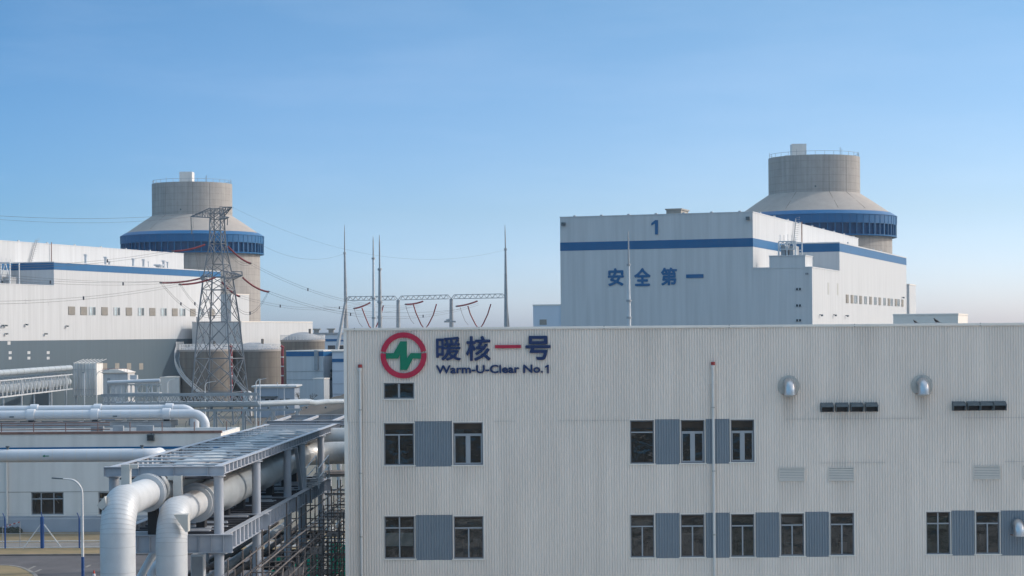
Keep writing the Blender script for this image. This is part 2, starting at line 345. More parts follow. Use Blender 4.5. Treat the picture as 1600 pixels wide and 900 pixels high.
for (x0, y0, x1, y1) in ((42, 890.5, 55, 884.5), (54, 894, 64, 889.5), (134, 886.5, 141, 882.5)):
    a, b = G(x0, y0, .012), G(x1, y1, .012); mk.bar(a, b, .22, .006)
tag(mk.build('road_marking', m_path), kind='structure')
wl_ = MB()
for y in (846.6, 856.8): wl_.box(-75, -12, rowY(y), rowY(y) + .16, .0, .09)
tag(wl_.build('path_kerb', m_wpaint), kind='structure')
sheet('ground_cover', [(-63, 270), (-36, 270), (-36, 392), (-70, 392)], m_netg, .015)
# earth bank in the middle distance
bk = MB(); nx, ny = 60, 14; vs = []
for j in range(ny + 1):
    for i in range(nx + 1):
        x = -62 + i; y = 395 + j*5.5; t = j/ny
        h = 5.4 * math.sin(min(1, t*1.3) * math.pi/2) ** 1.2 * min(1, max(0, (i-2)/18)) + .35*math.sin(i*.7+j)*t + rnd.uniform(-.12, .12)
        vs.append((x, y, max(h, .02) if j else -.1))
bk.add(vs, [(j*(nx+1)+i, j*(nx+1)+i+1, (j+1)*(nx+1)+i+1, (j+1)*(nx+1)+i) for j in range(ny) for i in range(nx)], True)
tag(bk.build('terrain', m_bank), kind='structure')

# ------------------------------------------------------------ the front building
YF = 97.0
fb = T('office_building', (0, YF, 0), 'long grey ribbed metal building in the foreground carrying the round logo sign', 'building')
WX0 = U(539, 700, YF).x; WX1 = 42.0; ZR = U(1000, 509, YF).z
FL = {}
def rect(x0, x1, y0, y1):
    cx_, cy_ = (x0+x1)/2, (y0+y1)/2
    return (U(x0, cy_, YF).x, U(x1, cy_, YF).x, U(cx_, y1, YF).z, U(cx_, y0, YF).z)
wins = [(599.5, 647, 598, 623, 'slide'),
        (600, 647, 661, 727, 'two'), (708, 754.5, 660, 726.5, 'casement'),
        (600.5, 648, 806.5, 873, 'blind'), (709, 755.5, 806.5, 873, 'two'),
        (984.5, 1022, 656.5, 724.5, 'plain'), (1063.5, 1101, 656, 723.5, 'casement'), (1141.5, 1178.5, 655.5, 722, 'casement'),
        (985, 1022.5, 804, 871, 'two'), (1063.5, 1101, 803.5, 870.5, 'two'), (1142, 1179, 803, 870, 'two'), (1219.5, 1256.5, 802, 868.5, 'two'), (1297, 1334.5, 801, 867.5, 'two'),
        (1447, 1485, 799.5, 866, 'cross'), (1524.5, 1562, 799.5, 865.5, 'two'), (1606, 1643, 799, 865, 'two')]
wins = [rect(*w_[:4]) + (w_[4],) for w_ in wins]
pans = [(648, 706.5, 658, 729), (649, 707.5, 804.5, 875), (1023.5, 1062, 655, 725.5), (1102.5, 1140, 654.5, 724.5),
        (1024, 1062, 801.5, 872), (1102.5, 1140.5, 801, 871.5), (1180.5, 1218, 800.5, 871), (1258, 1295.5, 799.5, 870), (1486.5, 1523, 797.5, 868), (1563.5, 1604.5, 797.5, 868)]
pans = [rect(*p) for p in pans]
def ribs(x0, x1, holes, z0, z1, y, pitch=.128, depth=.052):
    """trapezoid ribs running up the wall; holes are cut out"""
    prof = []; k0 = math.floor(x0/pitch)
    for k in range(k0, math.ceil(x1/pitch) + 1):
        b = k*pitch
        prof += [(b, 0), (b + pitch*.46, 0), (b + pitch*.58, -depth), (b + pitch*.88, -depth)]
    def dy(x):
        for (a, p), (b, q) in zip(prof, prof[1:]):
            if a <= x <= b: return p + (q-p)*((x-a)/(b-a) if b > a else 0)
        return 0
    brk = [x0, x1] + [h for hh in holes for h in hh[:2] if x0 < h < x1]
    pts = sorted([(a, p) for a, p in prof if x0 < a < x1] + [(b, dy(b)) for b in brk])
    mb = MB()
    for (a, p), (b, q) in zip(pts, pts[1:]):
        if b - a < 1e-5: continue
        mid = (a+b)/2; zs = [z0]
        for h in sorted([h for h in holes if h[0] < mid < h[1]], key=lambda h: h[2]):
            if h[3] > z0 and h[2] < z1: zs += [max(h[2], z0), min(h[3], z1)]
        zs.append(z1)
        for i in range(0, len(zs), 2):
            if zs[i+1] - zs[i] > .002: mb.quad((a, y+p, zs[i]), (b, y+q, zs[i]), (b, y+q, zs[i+1]), (a, y+p, zs[i+1]))
    return mb
holes = [w_[:4] for w_ in wins] + pans
zj1 = U(1000, 656.5, YF).z; zj2 = U(1400, 722.5, YF).z; ZTOP = ZR - .14
wall = MB()
for (a, b, yy) in ((0, zj2, 0), (zj2 - .0, zj1 - .0, -.0015), (zj1 + .0, ZTOP, -.003)):
    r_ = ribs(WX0 + .14, WX1, holes, a, b, YF + yy); wall.add(r_.v, r_.f)
fb.part(wall, 'wall', m_clad)
sh = MB()   # solid shell behind the cladding, floors and inner walls
BD = 19.0; xL = WX0 + .02
sh.box(xL, xL + .12, YF + .05, YF + BD, 0, ZTOP); sh.box(WX1 - .1, WX1, YF + .05, YF + BD, 0, ZTOP); sh.box(xL, WX1, YF + BD, YF + BD + .1, 0, ZTOP)
fb.part(sh, 'side_wall', m_clad)
fb.part(MB().box(xL, WX1, YF + .1, YF + BD, ZR - .5, ZR - .25), 'roof', m_roofgrey)
inn = MB()
for z in (4.6, 9.2, 13.6): inn.box(xL + .13, WX1 - .12, YF + .08, YF + 6, z - .3, z)
inn.box(xL + .13, WX1 - .12, YF + 6, YF + 6.15, 0, ZR - .6)
for x in (-1.5, 6, 11.5, 17.4): inn.box(x, x + .15, YF + .3, YF + 5.99, 0, ZR - .6)
fb.part(inn, 'interior', m_int)
cp = MB().box(WX0 - .03, WX1 + .05, YF - .09, YF + .42, ZTOP + .002, ZR); cp.box(WX0 - .03, WX1 + .05, YF - .12, YF - .088, ZR - .10, ZR - .03)
fb.part(cp, 'parapet_cap', m_trim)
lip = MB()
for k in range(7): lip.box(WX0 + .5 + k*6.1, WX0 + .54 + k*6.1, YF - .105, YF - .09, ZTOP + .01, ZR + .012)
fb.part(lip, 'cap_joint', m_darkmetal)
fb.part(MB().box(WX0 - .02, WX0 + .16, YF - .055, YF + .06, 0, ZTOP), 'corner_trim', m_trim)
seam = MB()
for z, xa, xb in ((zj1, WX0 + .2, -8.4), (zj1, -2.6, 4.2), (zj1, 11.6, WX1), (zj2, 12, WX1)):
    x = xa
    while x < xb:
        L = rnd.uniform(.5, 3.5)
        if rnd.random() < .6: fb.part(MB().box(x, min(xb, x + L), YF - .059, YF - .02, z - .004, z + .006), 'cladding_joint', m_flange)
        x += L

for p in pans:
    fb.part(ribs(p[0] + .01, p[1] - .01, [], p[2], p[3], YF + .012), 'blue_panel', m_cladblue)
def window(x0, x1, z0, z1, st):
    W, Hh = x1-x0, z1-z0; yb = YF + .10; fw = .055
    wm = fb.part(MB().box(x0, x0+fw, yb-.05, yb+.05, z0, z1).box(x1-fw, x1, yb-.05, yb+.05, z0, z1).box(x0+fw, x1-fw, yb-.05, yb+.05, z1-fw, z1).box(x0+fw, x1-fw, yb-.05, yb+.05, z0, z0+fw), 'window', m_frame)
    mu = MB(); zt = z1 - Hh*.28; xm = (x0+x1)/2; mw = .03
    if st == 'slide': mu.box(xm-.05, xm+.05, yb-.04, yb+.03, z0+fw, z1-fw); 
    elif st == 'plain': mu.box(x0+fw, x1-fw, yb-.04, yb+.03, zt-mw, zt+mw)
    else:
        mu.box(x0+fw, x1-fw, yb-.045, yb+.03, zt-mw, zt+mw)
        t = .065 if st == 'casement' else mw
        mu.box(xm-t, xm+t, yb-.04, yb+.03, z0+fw, zt-mw-.002)
        if st in ('blind', 'cross'): mu.box(xm-mw, xm+mw, yb-.04, yb+.03, zt+mw+.002, z1-fw)
        if st == 'casement':
            for a, b in ((x0+fw, xm-t), (xm+t, x1-fw)):
                mu.box(a+.001, a+.05, yb-.03, yb+.03, z0+fw, zt-mw-.002); mu.box(b-.05, b-.001, yb-.03, yb+.03, z0+fw, zt-mw-.002)
                mu.box(a+.051, b-.051, yb-.03, yb+.03, z0+fw+.001, z0+fw+.05); mu.box(a+.051, b-.051, yb-.03, yb+.03, zt-mw-.055, zt-mw-.004)
    fb.part(mu, 'mullion', m_frame2, wm)
    fb.part(MB().box(x0+fw-.01, x1-fw+.01, yb, yb+.012, z0+fw-.01, z1-fw+.01), 'pane', rnd.choice([m_glass, m_glass, m_glass2]), wm)
    # reveal round the opening, head trim, side trims and sill
    rv = MB().box(x0-.03, x0-.002, YF-.045, YF+.16, z0, z1).box(x1+.002, x1+.03, YF-.045, YF+.16, z0, z1).box(x0-.05, x1+.05, YF-.05, YF+.16, z1+.002, z1+.045)
    fb.part(rv, 'trim', m_trim, wm)
    fb.part(MB().box(x0-.09, x1+.09, YF-.085, YF+.1, z0-.05, z0-.003), 'sill', m_trim, wm)
    if st == 'blind': fb.part(MB().box(x0+fw+.02, xm-.04, yb+.05, yb+.07, z0+Hh*.29, z0+Hh*.60).box(xm+.04, x1-fw-.02, yb+.05, yb+.07, z0+Hh*.29, z0+Hh*.60), 'blind', m_blind, wm)
    q = rnd.random()
    if st in ('two', 'cross', 'casement', 'plain') and q < .8:
        c0, c1 = (x0 + .08, x0 + .08 + W*rnd.uniform(.12, .3)) if q < .3 else ((x1 - .08 - W*rnd.uniform(.12, .35), x1 - .08) if q < .55 else (x0 + .1, x1 - .1))
        h0 = z0 + .1 if q < .55 else z0 + Hh*rnd.uniform(.55, .7); fb.part(MB().box(c0, c1, yb + .35, yb + .37, h0, z1 - .1), 'curtain', rnd.choice([m_curt, m_curt, m_int]), wm)
    if st in ('two', 'plain', 'cross'):
        bx = MB()
        for _ in range(3): xx = rnd.uniform(x0, x1 - .4); bx.box(xx, xx + rnd.uniform(.2, .6), yb + .9 + .7*_, yb + 1.3 + .7*_, z0 - .2, z0 + Hh*rnd.uniform(.15, .5))
        fb.part(bx, 'cupboard', m_plank, wm)
    if st == 'blind': fb.part(MB().box(x0+.1, x1-.1, yb+.3, yb+.32, z1-Hh*.44, z1-Hh*.05), 'curtain', m_int, wm)
for w_ in wins: window(*w_)
def louver(x0, x1, y0, y1):
    a, b, z0, z1 = rect(x0, x1, y0, y1)
    lf = fb.part(MB().box(a, b, YF-.095, YF-.06, z0, z0+.04).box(a, b, YF-.095, YF-.06, z1-.04, z1).box(a, a+.04, YF-.095, YF-.06, z0+.04, z1-.04).box(b-.04, b, YF-.095, YF-.06, z0+.04, z1-.04), 'louver', m_louver)
    s = MB(); n = 7
    for k in range(n):
        z = z0 + .05 + (z1-z0-.1)*k/n; s.quad((a+.04, YF-.094, z), (b-.04, YF-.094, z), (b-.04, YF-.064, z+.062), (a+.04, YF-.064, z+.062))
    fb.part(s, 'slat', m_louver, lf)
    fb.part(MB().box(a+.02, b-.02, YF-.062, YF-.055, z0+.02, z1-.02), 'backing', m_darkmetal, lf)
for l_ in ((1216.5, 1257, 731, 752), (1294, 1334.5, 730.5, 751.5), (1520.5, 1562.5, 728, 749), (1598, 1640, 727, 748.5)): louver(*l_)
ob = MB().box(*[U(1180, 690, YF).x - .03, U(1180, 690, YF).x + .03], YF-.055, YF-.02, U(1180, 724, YF).z, U(1180, 655, YF).z)
fb.part(ob, 'edge_strip', m_trim)

# sign: ring with pulse mark, characters and latin line
def sp(cx_, cy_): p = U(cx_, cy_, YF); return (p.x, p.z)
sx0, sz0 = sp(630.8, 555.2); SC = ppm(YF)
lg = T('logo_sign', (sx0, YF - .04, sz0), 'round logo with red ring and green zigzag at the left of the lettering', 'sign')
def ringarc(ro, ri, a0, a1, n=40):
    mb = MB(); vs = []
    for i in range(n+1):
        a = a0 + (a1-a0)*i/n
        for r in (ro, ri):
            for y in (YF-.16, YF-.05): vs.append((sx0 + r*math.cos(a), y, sz0 + r*math.sin(a)))
    fs = []
    for i in range(n):
        b = i*4; c = b+4
        fs += [(b, c, c+2, b+2), (b+1, b+3, c+3, c+1), (b, b+1, c+1, c), (b+2, c+2, c+3, b+3)]
    fs += [(0,2,3,1), (4*n, 4*n+1, 4*n+3, 4*n+2)]
    return mb.add(vs, fs)
ro, ri = 36/SC, 27.8/SC; g1 = math.asin(6.8/36); g2 = math.asin(3.6/36)
lg.part(ringarc(ro, ri, g1, math.pi - g1), 'ring_arc', m_red); lg.part(ringarc(ro, ri, math.pi - g2, 2*math.pi + g2), 'ring_arc', m_red)
pl = [(78,238),(145,238),(205,133),(263,133),(263,284),(298,238),(392,238),(392,288),(316,288),(265,388),(203,388),(203,246),(184,288),(78,288)]
pl = [sp(590 + x/5.714, 510 + y/5.714) for x, y in pl]
lg.part(MB().prism(pl, YF-.15, YF-.05), 'zigzag_mark', m_green)
su = T('lettering_sign', (U(770, 545, YF).x, YF - .04, U(770, 583, YF).z), 'dark blue Chinese characters with one red stroke above a smaller English line', 'sign')
for ch, x0, x1, y0, y1, off in (('暖', 681.5, 720.5, 526, 563.5, .018), ('核', 728, 766.5, 525, 564, .024), ('号', 821, 860.5, 524.7, 562.5, .028)):
    r_ = rect(x0, x1, y0, y1); su.part(text_mb(ch, *r_, YF-.15, YF-.05, off), 'character', m_navy)
r_ = rect(773.5, 814, 539, 544); su.part(MB().box(r_[0], r_[1], YF-.15, YF-.05, r_[2], r_[3]), 'character', m_red, label='red horizontal stroke character')
r_ = rect(681.5, 848.5, 570, 583.2); em = text_mb('Warm-U-Clear No.', *r_, YF-.13, YF-.05, .045)
r_ = rect(851.5, 857.6, 570, 583.2)
def one(r_, y0, y1, w_=.42): a, b, c, d = r_; W, H = b-a, d-c; return MB().prism([(b - W*w_, c), (b, c), (b, d), (b - W*w_*.95, d), (a, d - H*.20), (a, d - H*.36), (b - W*w_, d - H*.24)], y0, y1)
o1 = one(r_, YF-.13, YF-.05); em.add(o1.v, o1.f); su.part(em, 'english_line', m_navy)

# vent pipes with red caps
for px, pt, lb in ((563, 570, 'thin white wall pipe with red cap beside the round logo, nearest the building corner'), (1113.5, 566, 'thin white wall pipe with red cap running down between the middle windows')):
    a = U(px, pt, YF); x, zt = a.x, a.z; y = YF - .16
    t = T('vent_pipe', (x, y, 0), lb, 'pipe', 'vent pipes on the front wall')
    t.part(MB().tube([(x, y, 0), (x, y, zt - .25)], .065, 12), 'pipe', m_pvc)
    t.part(MB().tube([(x, y, zt - .30), (x, y, zt - .14)], .095, 12), 'collar', m_pvc)
    t.part(MB().tube([(x, y, zt - .14), (x, y, zt + .02)], .10, 12), 'cap', m_capred)
    for k in range(6):
        z = zt - 2.2 - k*3.1
        if z > 0: t.part(MB().tube([(x, y, z-.03), (x, y, z+.03)], .085, 12).box(x-.02, x+.02, y, YF-.02, z-.02, z+.02), 'bracket', m_flange)
# exhaust elbows
for k, (px, py, lb) in enumerate(((1232, 604, 'shiny metal exhaust hood on round flange, above the left louver'), (1440, 603, 'shiny metal exhaust hood on round flange, between the two rows of dark vents'), (1588, 823, 'shiny metal exhaust hood over the blue panel at the right edge'))):
    a = U(px, py, YF); x, z = a.x, a.z; t = T('exhaust_hood', (x, YF, z), lb, 'exhaust hood', 'metal exhaust hoods on the front wall')
    if k < 2: t.part(MB().tube([(x, YF-.085, z+.02), (x, YF-.045, z+.02)], .53, 32), 'flange', m_flange)
    rr = .27; pts = [Vector((x, YF-.06, z+.16)), Vector((x, YF-.25, z+.16))] + arc_pts((x, YF-.25, z-.22), .38, (0, 0, 1), (0, -1, 0), 0.1, R(88), 9) + [Vector((x, YF-.63, z-.34))]
    t.part(MB().tube(pts, rr, 24, False), 'elbow', m_steel)
    t.part(MB().tube([(x, YF-.63, z-.30), (x, YF-.63, z-.39)], rr+.025, 24, False), 'rim', m_steel)
    t.part(MB().tube([(x, YF-.63, z-.345), (x, YF-.63, z-.34)], rr-.01, 20), 'opening', m_black)
    t.part(MB().bar((x-.3, YF-.3, z-.36), (x+.34, YF-.3, z-.36), .03).bar((x+.34, YF-.04, z-.36), (x+.34, YF-.5, z-.36), .03).bar((x-.3, YF-.04, z-.36), (x-.3, YF-.5, z-.36), .03), 'bracket', m_rust)
# dark rectangular vent hoods
ordn = ['first', 'second', 'third', 'fourth']
for row, (xs, y0, y1) in enumerate((((1281.5, 1304.5, 1327.8, 1350.5), 629, 643.5), ((1487, 1509.5, 1529.8, 1550.5), 627, 641.5))):
    for k, x0 in enumerate(xs):
        y0k = y0 - k*.2; a, b, z0, z1 = rect(x0 + .6, x0+19.4, y0k, y1 - k*.2); xc = (a+b)/2
        t = T('vent_hood', (xc, YF, z0), f'{ordn[k]} dark square vent hood from the left in the {"left" if row == 0 else "right"} row of four', 'vent hood', 'dark vent hoods on the front wall')
        hb = MB(); yo = YF - .42; hm = z0 + (z1-z0)*.62
        hb.quad((a, YF-.03, z1), (b, YF-.03, z1), (b, yo, hm+.02), (a, yo, hm+.02))
        hb.quad((a, YF-.03, z1-.02), (a, yo, hm), (b, yo, hm), (b, YF-.03, z1-.02))
        hb.quad((a, yo, hm+.02), (b, yo, hm+.02), (b, yo, hm-.04), (a, yo, hm-.04))
        for xx in (a, b): hb.add([(xx-.012, YF-.03, z1), (xx-.012, yo, hm+.02), (xx-.012, yo+.06, z0), (xx-.012, YF-.03, z0), (xx+.012, YF-.03, z1), (xx+.012, yo, hm+.02), (xx+.012, yo+.06, z0), (xx+.012, YF-.03, z0)], [(0,1,2,3),(7,6,5,4),(0,4,5,1),(1,5,6,2),(2,6,7,3)])
        t.part(hb, 'hood', m_darkmetal)
        t.part(MB().box(a+.02, b-.02, YF-.09, YF-.05, z0, z1-.05), 'mesh', m_black)
# two birds on the parapet
for px, d, lb in ((1430, 1, 'small dark bird sitting low on the roof edge, left of the other bird'), (1463, -1, 'dark bird standing taller on the roof edge, right of the other bird')):
    p = U(px, 503.5, YF + .15); x, y, z = p.x, YF + .15, ZR
    t = T('bird', (x, y, z), lb, 'bird', 'birds on the roof edge'); s = .62 if d == 1 else .85
    prof = [(-.20, .035, .012), (-.15, .055, .03), (-.08, .09, .06), (0, .125, .075), (.06, .165, .065), (.09, .215, .042), (.11, .25, .04), (.135, .262, .026), (.165, .255, .010)]
    tilt = -1
    pts = [Vector((x + tilt*a*s, y, z + (h + .02)*s)) for a, h, r_ in prof]
    t.part(MB().tube(pts, [q[2]*s for q in prof], 10), 'body', m_bird)
    t.part(MB().add([(x + .10*s, y-.04, z+.10*s), (x + .34*s, y-.03, z+.012*s), (x + .34*s, y+.03, z+.012*s), (x + .10*s, y+.04, z+.10*s), (x+.2*s, y, z+.085*s)], [(0,1,4), (1,2,4), (2,3,4), (3,0,4), (0,3,2,1)]), 'tail', m_bird)
    t.part(MB().tube([(x-.01, y-.025, z+.08*s), (x-.015, y-.025, z)], .006, 5), 'leg', m_capred); t.part(MB().tube([(x-.01, y+.025, z+.08*s), (x-.015, y+.025, z)], .006, 5), 'leg', m_capred)

# ------------------------------------------------------------ turbine halls (same direction, each measured on its own)
HALL = {}
HROT = -(math.atan(1090/3100) - YAW)
def hall(idx, P):
    """local frame: x across (towards the sunlit side), y away along the sunlit wall"""
    tp = U(P['t'][0], P['t'][1], P['Y']); org = Vector((tp.x, tp.y, 0))
    t = T('turbine_hall', org, P['label'], 'building', 'turbine halls', HROT)
    Rm = Matrix.Rotation(HROT, 3, 'Z'); Ri = Rm.inverted()
    def loc(px, py, x=None, y=None):
        o = Ri @ (O0 - org); d = Ri @ ray(px, py)
        k = (x - o.x)/d.x if x is not None else (y - o.y)/d.y
        return o + d*k
    ZT = tp.z; L2 = loc(*P['far'], x=0).y; ZL = loc(*P['low'], x=0).z; N_ = P.get('num')
    if N_: yN, xA, xW, ZU, ZB0, ZB1 = N_
    else:
        yN = loc(*P['nearB'], x=0).y; A = loc(*P['A'], y=yN); xA, ZU = A.x, A.z; xW = loc(*P['left'], y=yN).x
        ZB0, ZB1 = P['zb'](loc, yN)
    L1 = loc(*P['urear'], x=xA).y
    if N_: ZU = loc(*P['urear'], x=xA).z
    zg = loc(*P['zg'], x=0).z if isinstance(P['zg'], tuple) else P['zg']; WZ1, WZ0 = (loc(*q, x=0).z for q in P['wz']); part = lambda mb, n, m, par=None, lab=None: t.part(mb, n, m, par, False, lab)
    HALL[idx] = (yN, xA, xW, ZU, ZB0, ZB1); print('hall', idx, 'zg', zg, WZ1, WZ0, 'ZT', ZT, 'L2', L2, 'yN', yN, 'ZL', ZL, 'xA', xA, 'ZU', ZU, 'xW', xW, 'L1', L1, ZB0, ZB1)
    def shell(mb, x0, x1, y0, y1, z0, z1, gaps=()):
        return mb.box(x0, x1, y0, y1, z0, z1)
    # rear/side block with the blue band on top
    BH = ZB1 - ZB0; bt = ZT - .25
    b = MB(); b.box(xA - 2, 0, 0, L2, zg, bt - 1.75); part(b, 'wall', m_white)
    part(MB().box(xA - 2, .03, -.03, L2 + .03, bt - 1.75 + .003, bt), 'blue_band', m_blue)
    part(MB().box(xA - 2, .08, -.08, L2 + .08, bt + .003, ZT), 'parapet_cap', m_white)
    # low front block
    part(MB().box(xA, -.004, yN, -.004, zg, ZL), 'low_wall', m_white)
    part(MB().box(xA + .1, .06, yN - .06, -.06, ZL + .003, ZL + .25), 'parapet_cap', m_white)
    # main tall hall
    u = MB(); u.box(xW, xA - .003, yN + .002, L1, zg, ZB0); u.box(xW, xA - .003, yN + .002, L1, ZB1, ZU); part(u, 'tall_wall', m_white)
    part(MB().box(xW - .03, xA + .03, yN - .03, L1 + .03, ZB0 + .003, ZB1 - .003), 'blue_band', m_blue)
    rf = MB().box(xW - .06, xA + .06, yN - .06, L1 + .06, ZU + .003, ZU + .22)
    for k in range(9): y_ = yN + (L1-yN)*(k+.5)/9; rf.box(xA - .3, xA + .1, y_, y_ + .5, ZU + .223, ZU + .5)
    for k in range(7): x_ = xW + (xA-xW)*(k+.5)/7; rf.box(x_, x_ + .5, yN - .1, yN + .3, ZU + .223, ZU + .42)
    part(rf, 'roof_edge', m_white)
    # grey base band
    part(MB().box(xA + .5, .004, yN + .01, L2 - .01, 0, zg - .002), 'grey_base_wall', m_grey)
    part(MB().box(xW, xA + .49, yN - .002, L1, 0, zg - .002), 'grey_base_wall', m_grey)
    # penthouse on the front edge
    pa = loc(*P['pent'][0], y=yN); pb = loc(*P['pent'][1], y=yN); pw = P['pent'][2]
    if idx == 1: part(MB().box(pa.x, pb.x, yN - .02, yN + pw, ZL + .25, pa.z), 'stair_house', m_white)
    if idx == 1: part(MB().box(pa.x - .1, pb.x + .1, yN - .12, yN + pw + .1, pa.z + .003, pa.z + .2), 'stair_house_cap', m_white)
    # equipment frame on the penthouse
    fx0 = pa.x + (pb.x-pa.x)*.25; fx1 = pb.x - (pb.x-pa.x)*(.28 if idx == 1 else .05); fz = pa.z + .2; ef = MB(); fh = 2.7 if idx == 1 else 5.4; yE = yN
    if idx == 2: fx0, fx1, fz, yE, pw = -11.2, -6.0, ZL + .26, -10.5, 5.0
    for x_ in (fx0, (fx0+fx1)/2, fx1):
        for y_ in (yE + .5, yE + pw - .5): ef.bar((x_, y_, fz), (x_, y_, fz + fh), .25)
    for z_ in (fz + 1.2, fz + fh):
        for y_ in (yE + .5, yE + pw - .5): ef.bar((fx0, y_, z_), (fx1, y_, z_), .22)
    m_ = (fx0+fx1)/2
    for a_, b_ in ((fx0, m_), (m_, fx1)): ef.bar((a_, yE+.5, fz+1.2), ((a_+b_)/2, yE+.5, fz+fh), .16).bar(((a_+b_)/2, yE+.5, fz+fh), (b_, yE+.5, fz+1.2), .16)
    for k in range(5): ef.tube([(fx0 + k*(fx1-fx0)/4.3 + .2, yE + 1, fz + fh), (fx0 + k*(fx1-fx0)/4.3 + .2, yE + 1, fz + fh + rnd.uniform(.6, 1.6))], .05, 5)
    part(ef, 'equipment_frame', m_gal2)
    part(MB().box(fx0 + .4, m_ - .4, yE + .8, yE + pw - .8, fz, fz + 2.1).box(m_ + .4, fx1 - .5, yE + .8, yE + pw - .8, fz, fz + 1.9), 'equipment_unit', m_gal)
    # inclined caged ladder and pole on the roof of the mid block
    lx = xA + .35; la = loc(*P['ladder'][0], x=lx); lb_ = loc(*P['ladder'][1], x=lx)
    ld = MB()
    for o_ in (-.35, .35):
        ld.bar((lx, la.y + o_, ZT - 1), (lx, lb_.y + o_, ZU + .9), .1)
    for k in range(16): q = k/15; y_ = la.y + (lb_.y-la.y)*q; z_ = ZT - 1 + (ZU + .9 - ZT + 1)*q; ld.bar((lx, y_-.35, z_), (lx, y_+.35, z_), .06); ld.bar((lx+.8, y_-.5, z_+.3), (lx+.8, y_+.5, z_+.3), .05); ld.bar((lx, y_+.5, z_+.3), (lx+.8, y_+.5, z_+.3), .05)
    part(ld, 'roof_ladder', m_gal)
    pp = loc(*P['pole'], x=xA + .5); part(MB().tube([(xA + .4, pp.y, ZT), (xA + .4, pp.y, ZU + .6)], .12, 6), 'roof_pipe', m_rust)
    # roof cowls
    for (px, py, h, r_) in P['cowls']:
        q = loc(px, py, x=-3.5); part(MB().tube([(-3.5, q.y, ZT), (-3.5, q.y, ZT + h)], r_, 8).tube([(-3.5, q.y, ZT + h), (-3.5, q.y, ZT + h + .35)], r_*1.6, 8), 'roof_cowl', m_gal2)
    # window row on the sunlit wall
    for (yy, hw, kind) in P['wins'](loc):
        z1, z0 = WZ1, WZ0
        if kind == 'L':
            lv = part(MB().box(0, .10, yy - hw, yy + hw, z0, z1), 'louver', m_louvbr)
            s = MB()
            for k in range(6): zz = z0 + (z1-z0)*(k+.4)/6; s.box(.102, .16, yy - hw + .1, yy + hw - .1, zz, zz + .12)
            part(s, 'slat', m_louvbr, lv)
        else:
            wn_ = part(MB().box(0, .05, yy - hw, yy + hw, z0, z1), 'window', m_pane)
            part(MB().box(.052, .16, yy - .12, yy + .12, z0, z1).box(.052, .14, yy - hw - .05, yy - hw + .12, z0, z1).box(.052, .14, yy + hw - .12, yy + hw + .05, z0, z1), 'frame', m_white, wn_)
            part(MB().box(.052, .10, yy + .25, yy + hw - .15, z0 + .1, z1 - .1), 'open_sash', m_darkmetal, wn_)
    for (px, py) in P['lamps']:
        q = loc(px, py, x=0); part(MB().box(0, .5, q.y - .15, q.y + .15, q.z - .08, q.z + .08).box(.35, .7, q.y - .3, q.y + .3, q.z - .28, q.z + .08), 'wall_lamp', m_darkmetal)
    for (px, py) in P['flamps']:
        q = loc(px, py, y=yN); part(MB().box(q.x - .35, q.x + .35, yN - .7, yN, q.z - .35, q.z + .3), 'wall_lamp', m_darkmetal)
    for (px, py, w_, h_, mm) in P['side']:
        q = loc(px, py, x=0); part(MB().box(0, .03, q.y - w_, q.y + w_, q.z - h_, q.z + h_), 'vent', mm)
    for (px, py, w_, h_) in P['front']:
        q = loc(px, py, y=yN); f_ = part(MB().box(q.x - w_, q.x + w_, yN - .10, yN + .01, q.z - h_, q.z + h_), 'front_window', m_dglass)
        part(MB().box(q.x - w_ - .12, q.x - w_, yN - .15, yN, q.z - h_, q.z + h_).box(q.x + w_, q.x + w_ + .12, yN - .15, yN, q.z - h_, q.z + h_).box(q.x - .07, q.x + .07, yN - .14, yN - .102, q.z - h_, q.z + h_), 'frame', m_gal2, f_)
    if P.get('text'):
        def fr(x0, x1, y0, y1):
            a = loc(x0, (y0+y1)/2, y=yN); b_ = loc(x1, (y0+y1)/2, y=yN); c = loc((x0+x1)/2, y0, y=yN); d = loc((x0+x1)/2, y1, y=yN); return (a.x, b_.x, d.z, c.z)
        for ch, x0, x1, y0, y1, off in P['text']:
            part(one(fr(x0, x1, y0, y1), yN - .13, yN - .05, .45) if ch == '1' else text_mb(ch, *fr(x0, x1, y0, y1), yN - .13, yN - .05, .034), 'character', m_blue)
    if P.get('roofbox'):
        a = loc(*P['roofbox'][0], y=yN + 6); b_ = loc(*P['roofbox'][1], y=yN + 6)
        part(MB().box(a.x, b_.x, yN + 6, yN + 12, ZU + .22, a.z).box(a.x - .2, b_.x + .2, yN + 5.8, yN + 12.2, a.z + .002, a.z + .3), 'roof_unit', m_louvbr)
    return t, loc
pat = [('L', 0), ('L', 1), ('W', 2), ('L', 3), ('W', 4), ('L', 5), ('W', 6), ('L', 7), ('W', 8), ('L', 9), ('W', 10), ('L', 11), ('W', 12), ('L', 13)]
def w2(loc):
    xs = [111.7, 130.5, 144.2, 163.2, 182.5, 201.3, 220.3, 238, 255.8, 273, 285.2, 301.2, 314, 331]
    return [(loc(x, 486, x=0).y, 1.55 if k == 'L' else 1.5, k) for (k, _), x in zip(pat, xs)]
def w1(loc):
    xs = [1323.5, 1331, 1337, 1344.5, 1352, 1360, 1367.3, 1374.3, 1381.7, 1388.5, 1393, 1399.5, 1403.7, 1409.8]
    return [(loc(x, 466, x=0).y, 1.5, k) for (k, _), x in zip(pat, xs)]
